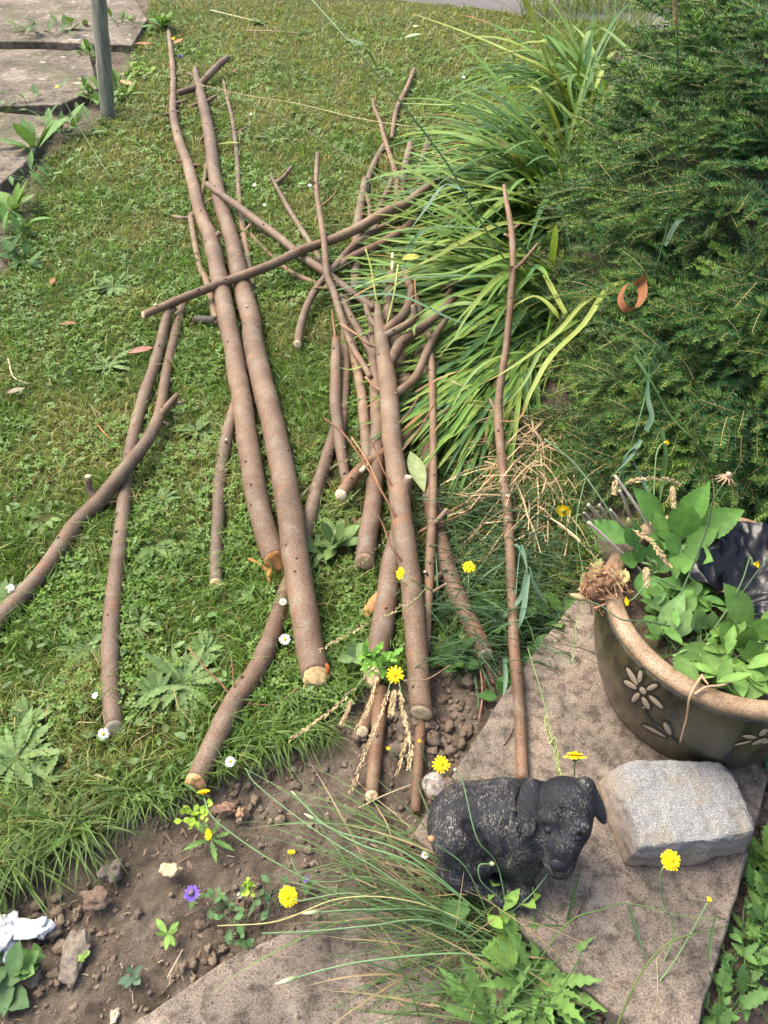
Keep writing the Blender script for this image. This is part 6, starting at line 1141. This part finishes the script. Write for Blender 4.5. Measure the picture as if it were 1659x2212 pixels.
# long stalks from the pot
for lab, tr, wp, tip in [('tall dark stalk with a withered star head rising from the pot', [z6(1005, 1810) + (.30,), z6(1150, 1500) + (.36,), z6(1280, 1180) + (.46,), z6(1330, 980) + (.53,), z6(1420, 830) + (.58,)], 4.6, 'star'), ('straight stalk ending in a dry bud at the left of the pot', [z6(870, 1420) + (.30,), z6(855, 1230) + (.38,), z6(835, 1140) + (.42,)], 3.6, 'bud'), ('green stalk leaning right over the black bag', [z6(1250, 1850) + (.30,), z6(1450, 1600) + (.36,), z6(1659, 1310) + (.44,)], 3.6, None), ('stalk looping from the pot out to a spent bud on the left', [z6(1130, 1745) + (.31,), z6(930, 1700) + (.35,), z6(780, 1690) + (.37,), z6(660, 1610) + (.38,), z6(560, 1570) + (.38,)], 3.8, 'bud')]:
    mb = MB(); k = tubepx(mb, tr, wp, (.075, .12, .06), 6); o = mb.build('flower_stalk', M['stem']); tag(o, lab, 'flower stem'); mb = MB(); e = k[-1]; d_ = nrm(k[-1] - k[-3])
    if tip == 'star':
        mb.ball(e + [0, 0, .004], .005, c=(.42, .32, .22), jit=.3)
        for a_ in np.linspace(2.0, 5.2, 7): mb.ribbon([e, e + np.array([math.cos(a_) * .010, math.sin(a_) * .008, -.002]), e + np.array([math.cos(a_) * .022, math.sin(a_) * .016, -.008])], [.003, .003, .001], (.30, .19, .12))
    elif tip == 'bud': mb.tube([e, e + d_ * .008, e + d_ * .02, e + d_ * .028], [.003, .006, .005, .002], 8, c=(.25, .2, .10))
    if tip: mb.build('seed_top', M['straw'], o)
# dead grey stems
for i_, (lab, a_, b_, z0, z1, wp) in enumerate([('longest grey dead stem behind the pot rim', (740, 825), (970, 1165), .47, .36, 8), ('grey dead stem crossing the longest one', (768, 915), (825, 1055), .45, .37, 8), ('pale dead stem pointing left from under the broad leaf', (580, 1105), (800, 1312), .42, .34, 9), ('thick stub of dead stem left of the pot', (580, 1000), (655, 1090), .43, .37, 9), ('short dead stem, second of the upright pair', (645, 1000), (695, 1090), .43, .37, 7), ('short thin dead stem close to the broad leaf', (713, 1030), (770, 1105), .42, .38, 6), ('little dead stub at the far left of the dead stems', (553, 1048), (600, 1095), .42, .38, 6)]):
    mb = MB(); k = spline([P(*z6(*a_), z0), P(*z6((a_[0] + b_[0]) / 2 + 4, (a_[1] + b_[1]) / 2), (z0 + z1) / 2 + .003), P(*z6(*b_), z1), P(*z6(*b_), z1) + (P(*z6(*b_), z1) - P(*z6(*a_), z0)) * .5], n=5); mb.tube(k, px(k[0], wp) / 2 * np.linspace(.8, 1, len(k)), 8, c=np.array([.40, .34, .26]) * rnd(.8, 1.1)); o = mb.build('dead_stem', M['dead']); tag(o, lab, 'dead stem', 'grey dead stems in the pot')
# withered fibrous bundle on the rim
mb = MB(); c = P(*z6(670, 1500), .33); mb.ball(c + [0, 0, -.01], (.030, .026, .036), c=(.20, .11, .06), nu=30, nv=20, jit=.7)
for _ in range(170):
    v = nrm(RNG.normal(size=3)); t_ = nrm(np.cross(v, RNG.normal(size=3))); p = c + v * np.array([.032, .028, .040]); mb.ribbon([p, p + t_ * .014 + v * .004, p + t_ * rnd(.02, .04) + v * rnd(-.004, .012)], [rnd(.001, .004)] * 3, np.array([.30, .17, .09]) * rnd(.5, 1.4), wob=.8)
o = mb.build('withered_bundle', M['drybrown']); tag(o, 'withered brown fibrous bundle hanging over the left rim of the pot', 'dead plant')
mb = MB(); mb.leaf(P(*z6(820, 1400), .36), P(*z6(700, 1490), .355) - P(*z6(820, 1400), .36), .045, .03, (.32, .33, .13), n=10, curl=.3); mb.leaf(P(*z6(660, 1320), .37), P(*z6(570, 1480), .34) - P(*z6(660, 1320), .37), .055, .018, (.24, .27, .10), n=10); o = mb.build('yellowing_leaf', M['weed']); tag(o, 'yellowish leaves wilting over the brown bundle', 'leaf')
for lab, L in [('long pale root hanging down the outside of the pot', [[zz(1265, 118) + (.338,), zz(1215, 195) + (.345,), zz(1185, 270) + (.33,), zz(1172, 370) + (.28,), zz(1150, 450) + (.24,), zz(1130, 525) + (.20,)]]), ('forked pale root lying on the front rim', [[zz(1215, 235) + (.34,), zz(1290, 190) + (.345,), zz(1380, 180) + (.345,), zz(1465, 150) + (.345,)], [zz(1260, 125) + (.34,), zz(1300, 175) + (.345,)]]), ('thick pale root on the soil beside the black bag', [[z6(1230, 1515) + (.31,), z6(1330, 1530) + (.315,), z6(1450, 1515) + (.32,), z6(1590, 1540) + (.315,)]]), ('brown root across the soil at the right of the pot', [[z6(1340, 1860) + (.30,), z6(1440, 1900) + (.31,), z6(1540, 1920) + (.31,)], [z6(1440, 1870) + (.31,), z6(1500, 1960) + (.31,), z6(1580, 2040) + (.30,)]])]:
    mb = MB()
    for l_ in L: tubepx(mb, l_, 6.5, (.34, .22, .13), 8, 6, .5)
    o = mb.build('root', M['root']); tag(o, lab, 'root')
# ------------------------------------------------------------------ fallen leaves, chips, twigs
def flat_leaf(label, u, v, z, L, wr, az, col, mat='drybrown', name='fallen_leaf', el=10, teeth=0, curl=.2, fold=.25):
    mb = MB(); a_ = R(az); b = P(u, v, z); d = np.array([math.cos(a_), math.sin(a_), math.tan(R(el))]); mb.leaf(b, d, L, L * wr, col, curl=curl, n=14, shape=.9, fold=fold, teeth=teeth); o = mb.build(name, M[mat]); tag(o, label, 'leaf')
flat_leaf('pinkish brown fallen leaf on the lawn beside the dark forked log', 330, 750, .03, .085, .42, 215, (.30, .13, .10)); flat_leaf('big pale green leaf caught beside the short stub of the main log', 886, 975, .09, .14, .33, 285, (.24, .29, .13), 'weed', el=-8, fold=.1)
flat_leaf('yellow green leaf hanging in the long leaves above the head of the main log', 868, 560, .22, .07, .6, 20, (.42, .42, .09), 'weed', el=5); flat_leaf('pale leaf standing beside the slender upright stick', 660, 395, .1, .07, .4, 250, (.22, .33, .13), 'weed', el=20)
flat_leaf('two tone fallen leaf, pale green, on the far lawn', 872, 82, .08, .13, .36, 20, (.30, .40, .20), 'weed', el=10); flat_leaf('second pale leaf crossing the far two tone one', 905, 55, .1, .11, .36, 250, (.36, .45, .22), 'weed', el=12); flat_leaf('long green and brown leaf on the lawn under the thin forked stick', 470, 312, .03, .12, .22, -5, (.20, .23, .06), 'weed')
for lab, u, v, az, L, c in [('rusty leaf by the post under the tall pole tip', 330, 95, 200, .12, (.30, .13, .06)), ('second rusty leaf beside it nearer the tip', 375, 95, 60, .1, (.33, .15, .07)), ('buff dry leaf at the foot of the grey post', 290, 185, 150, .12, (.36, .22, .11)), ('tiny brown leaf on the upper lawn', 500, 158, 70, .06, (.34, .15, .08)), ('dry brown chip on the left lawn', 130, 700, -5, .06, (.26, .12, .07)), ('grey dead leaf at the left lawn edge', 12, 850, 20, .06, (.22, .17, .14)), ('small rust leaf on the left lawn', 110, 615, 90, .05, (.30, .15, .07))]: flat_leaf(lab, u, v, .03, L, .4, az, c)
mb = MB(); k = spline([P(833, 1270, .03), P(812, 1290, .035), P(800, 1310, .03), P(786, 1330, .02)], n=5); mb.ribbon(k, [.022] * len(k), (.46, .24, .09), wob=.3, fold=-.5); o = mb.build('bark_curl', M['drybrown']); tag(o, 'curl of orange bark lying beside the stout chopped log', 'bark')
for lab, tr, wp, c in [('thin orange twig on the lawn left of the crossing sticks', [(207, 912, .02), (225, 935, .03), (255, 965, .025)], 3.2, (.40, .18, .07)), ('bent pale straw on the left lawn', [(18, 775, .03), (30, 815, .03), (65, 830, .02)], 4, (.42, .33, .2)), ('fine brown twig on the far lawn', [(531, 66, .03), (590, 68, .04), (645, 72, .03)], 3, (.28, .2, .12)), ('second fine twig on the far lawn', [(455, 22, .03), (500, 33, .03), (550, 45, .03)], 3, (.45, .38, .25)), ('straw lying on the soil below the seed heads', [(775, 1745, .01), (830, 1718, .02), (890, 1694, .015)], 3.4, (.42, .34, .2)), ('straw on the bed below the seedling', [(362, 2112, .01), (395, 2050, .012)], 4, (.36, .28, .18)), ('thin brown stem arched over the soil left of the dog', [(810, 1735, .02), (840, 1790, .06), (850, 1850, .02)], 2.6, (.34, .22, .13)), ('thin dark twig by the slab top corner', [(1035, 1555, .01), (1042, 1500, .02), (1036, 1430, .03)], 4.5, (.22, .12, .08)), ('second thin twig bent beneath the knotted log', [(1000, 1320, .03), (1025, 1375, .03), (1050, 1480, .01)], 4.5, (.25, .12, .08)), ('brown twig crossing the gap from the thickest pole', [(680, 1306, .03), (700, 1304, .03), (714, 1302, .03)], 4, (.3, .15, .08)), ('yellow green shoot standing left of the head of the main log', [(818, 660, .1), (812, 640, .13), (802, 580, .2), (790, 538, .25)], 5.5, (.36, .38, .10)), ('second yellow green shoot carrying the yellow leaf', [(836, 700, .1), (845, 665, .14), (853, 625, .19), (860, 572, .23)], 5.5, (.34, .38, .11)), ('red brown twig rising right of the head of the main log', [(905, 690, .1), (899, 650, .16), (896, 605, .2)], 3.6, (.36, .16, .08)), ('thin bent twig tangled in the left forks of the main log', [(735, 700, .09), (770, 722, .11), (800, 748, .1), (822, 742, .09)], 4, (.30, .16, .09)), ('thin red twig lying across the knotted log', [(905, 1150, .07), (960, 1112, .08), (1030, 1065, .07), (1080, 985, .09)], 3.6, (.34, .15, .08)), ('loose twig slanting over the leaning log', [(760, 945, .09), (790, 990, .1), (815, 1040, .09), (830, 1072, .08)], 3.4, (.36, .18, .09)), ('twig lying across the base of the main log', [(872, 1470, .11), (920, 1468, .08), (960, 1445, .06), (975, 1435, .05)], 3, (.3, .2, .12)), ('short brown splinter on the slab under the dog muzzle', [(1240, 1985, SLAB_Z + .003), (1252, 1960, SLAB_Z + .005)], 7, (.16, .10, .08)), ('dry stem lying on the slab by the lone stick', [(1088, 1610, SLAB_Z + .002), (1100, 1590, SLAB_Z + .004), (1110, 1570, SLAB_Z + .003)], 3.5, (.14, .09, .07))]:
    mb = MB(); tubepx(mb, tr, wp, c, 6); o = mb.build('loose_twig', M['straw']); tag(o, lab, 'twig')
mb = MB()
for _ in range(650):
    u, v = rnd(-20, 1640), rnd(1420, 2230); p = P(u, v, 0); z = float(ground_h(np.array([p[0]]), np.array([p[1]]))[0][0]) if not inpoly(np.array([p[0]]), np.array([p[1]]), SLAB1)[0] else SLAB_Z + .001
    if not soft_soil(np.array([p[0]]), np.array([p[1]]))[0]: continue
    if z > .04 and random.random() > .35: continue
    p = P(u, v, z + .004); a_ = rnd(0, 6.3); L = rnd(.004, .018) if random.random() < .93 else rnd(.02, .045); d = np.array([math.cos(a_), math.sin(a_), rnd(-.1, .15)]); mb.ribbon([p, p + d * L * .5 + [0, 0, .001], p + d * L], rnd(.0007, .0018), np.array([[.30, .23, .14], [.20, .12, .07], [.10, .07, .05], [.34, .27, .18]][random.randrange(4)]) * rnd(.7, 1.2), wob=.3)
o = mb.build('chaff', M['straw']); tag(o, 'scattered bits of straw and twig litter on the soil and slab', 'litter', kind='stuff')
# loose grass over the slab
for lab, tr, wp, c in [('olive stalk arching across the lower slab', [(1320, 2250, .03), (1375, 2120, .11), (1440, 2040, .15), (1530, 2010, .14), (1570, 2000, .12)], 5.2, (.12, .17, .05)), ('thin grass stem lying over the slab under the dog', [(1140, 2110, .02), (1225, 1995, .08), (1300, 1965, .10), (1360, 1952, .10), (1480, 1980, .1), (1560, 1985, .1)], 3.4, (.11, .2, .05)), ('dark grass blade standing on the slab below the dog muzzle', [(1226, 1990, SLAB_Z), (1238, 1940, .1), (1256, 1870, .16)], 6, (.06, .12, .04)), ('grass blade hanging from the bent stem on the slab', [(1358, 1955, .1), (1375, 2010, .08), (1395, 2075, SLAB_Z + .01)], 6, (.07, .14, .06)), ('short blade on the right part of the slab', [(1528, 2075, SLAB_Z + .01), (1537, 2020, .1), (1548, 1965, .14)], 5.5, (.11, .2, .06)), ('pale straw beside the lower slab', [(1405, 2230, .02), (1420, 2150, .1), (1418, 2070, .12)], 3, (.4, .33, .18))]:
    mb = MB(); k = spline([P(*q_) for q_ in tr], n=6); s_ = np.linspace(0, 1, len(k)); mb.ribbon(k, px(k[0], wp) * np.minimum(1, (1 - s_) * 2 + .1), c, fold=.5) if 'blade' in lab else mb.tube(k, px(k[0], wp) / 2 * (1 - .6 * s_), 6, c=c); o = mb.build('grass_stem', M['strap']); tag(o, lab, 'grass', 'loose grass over the lower slab')
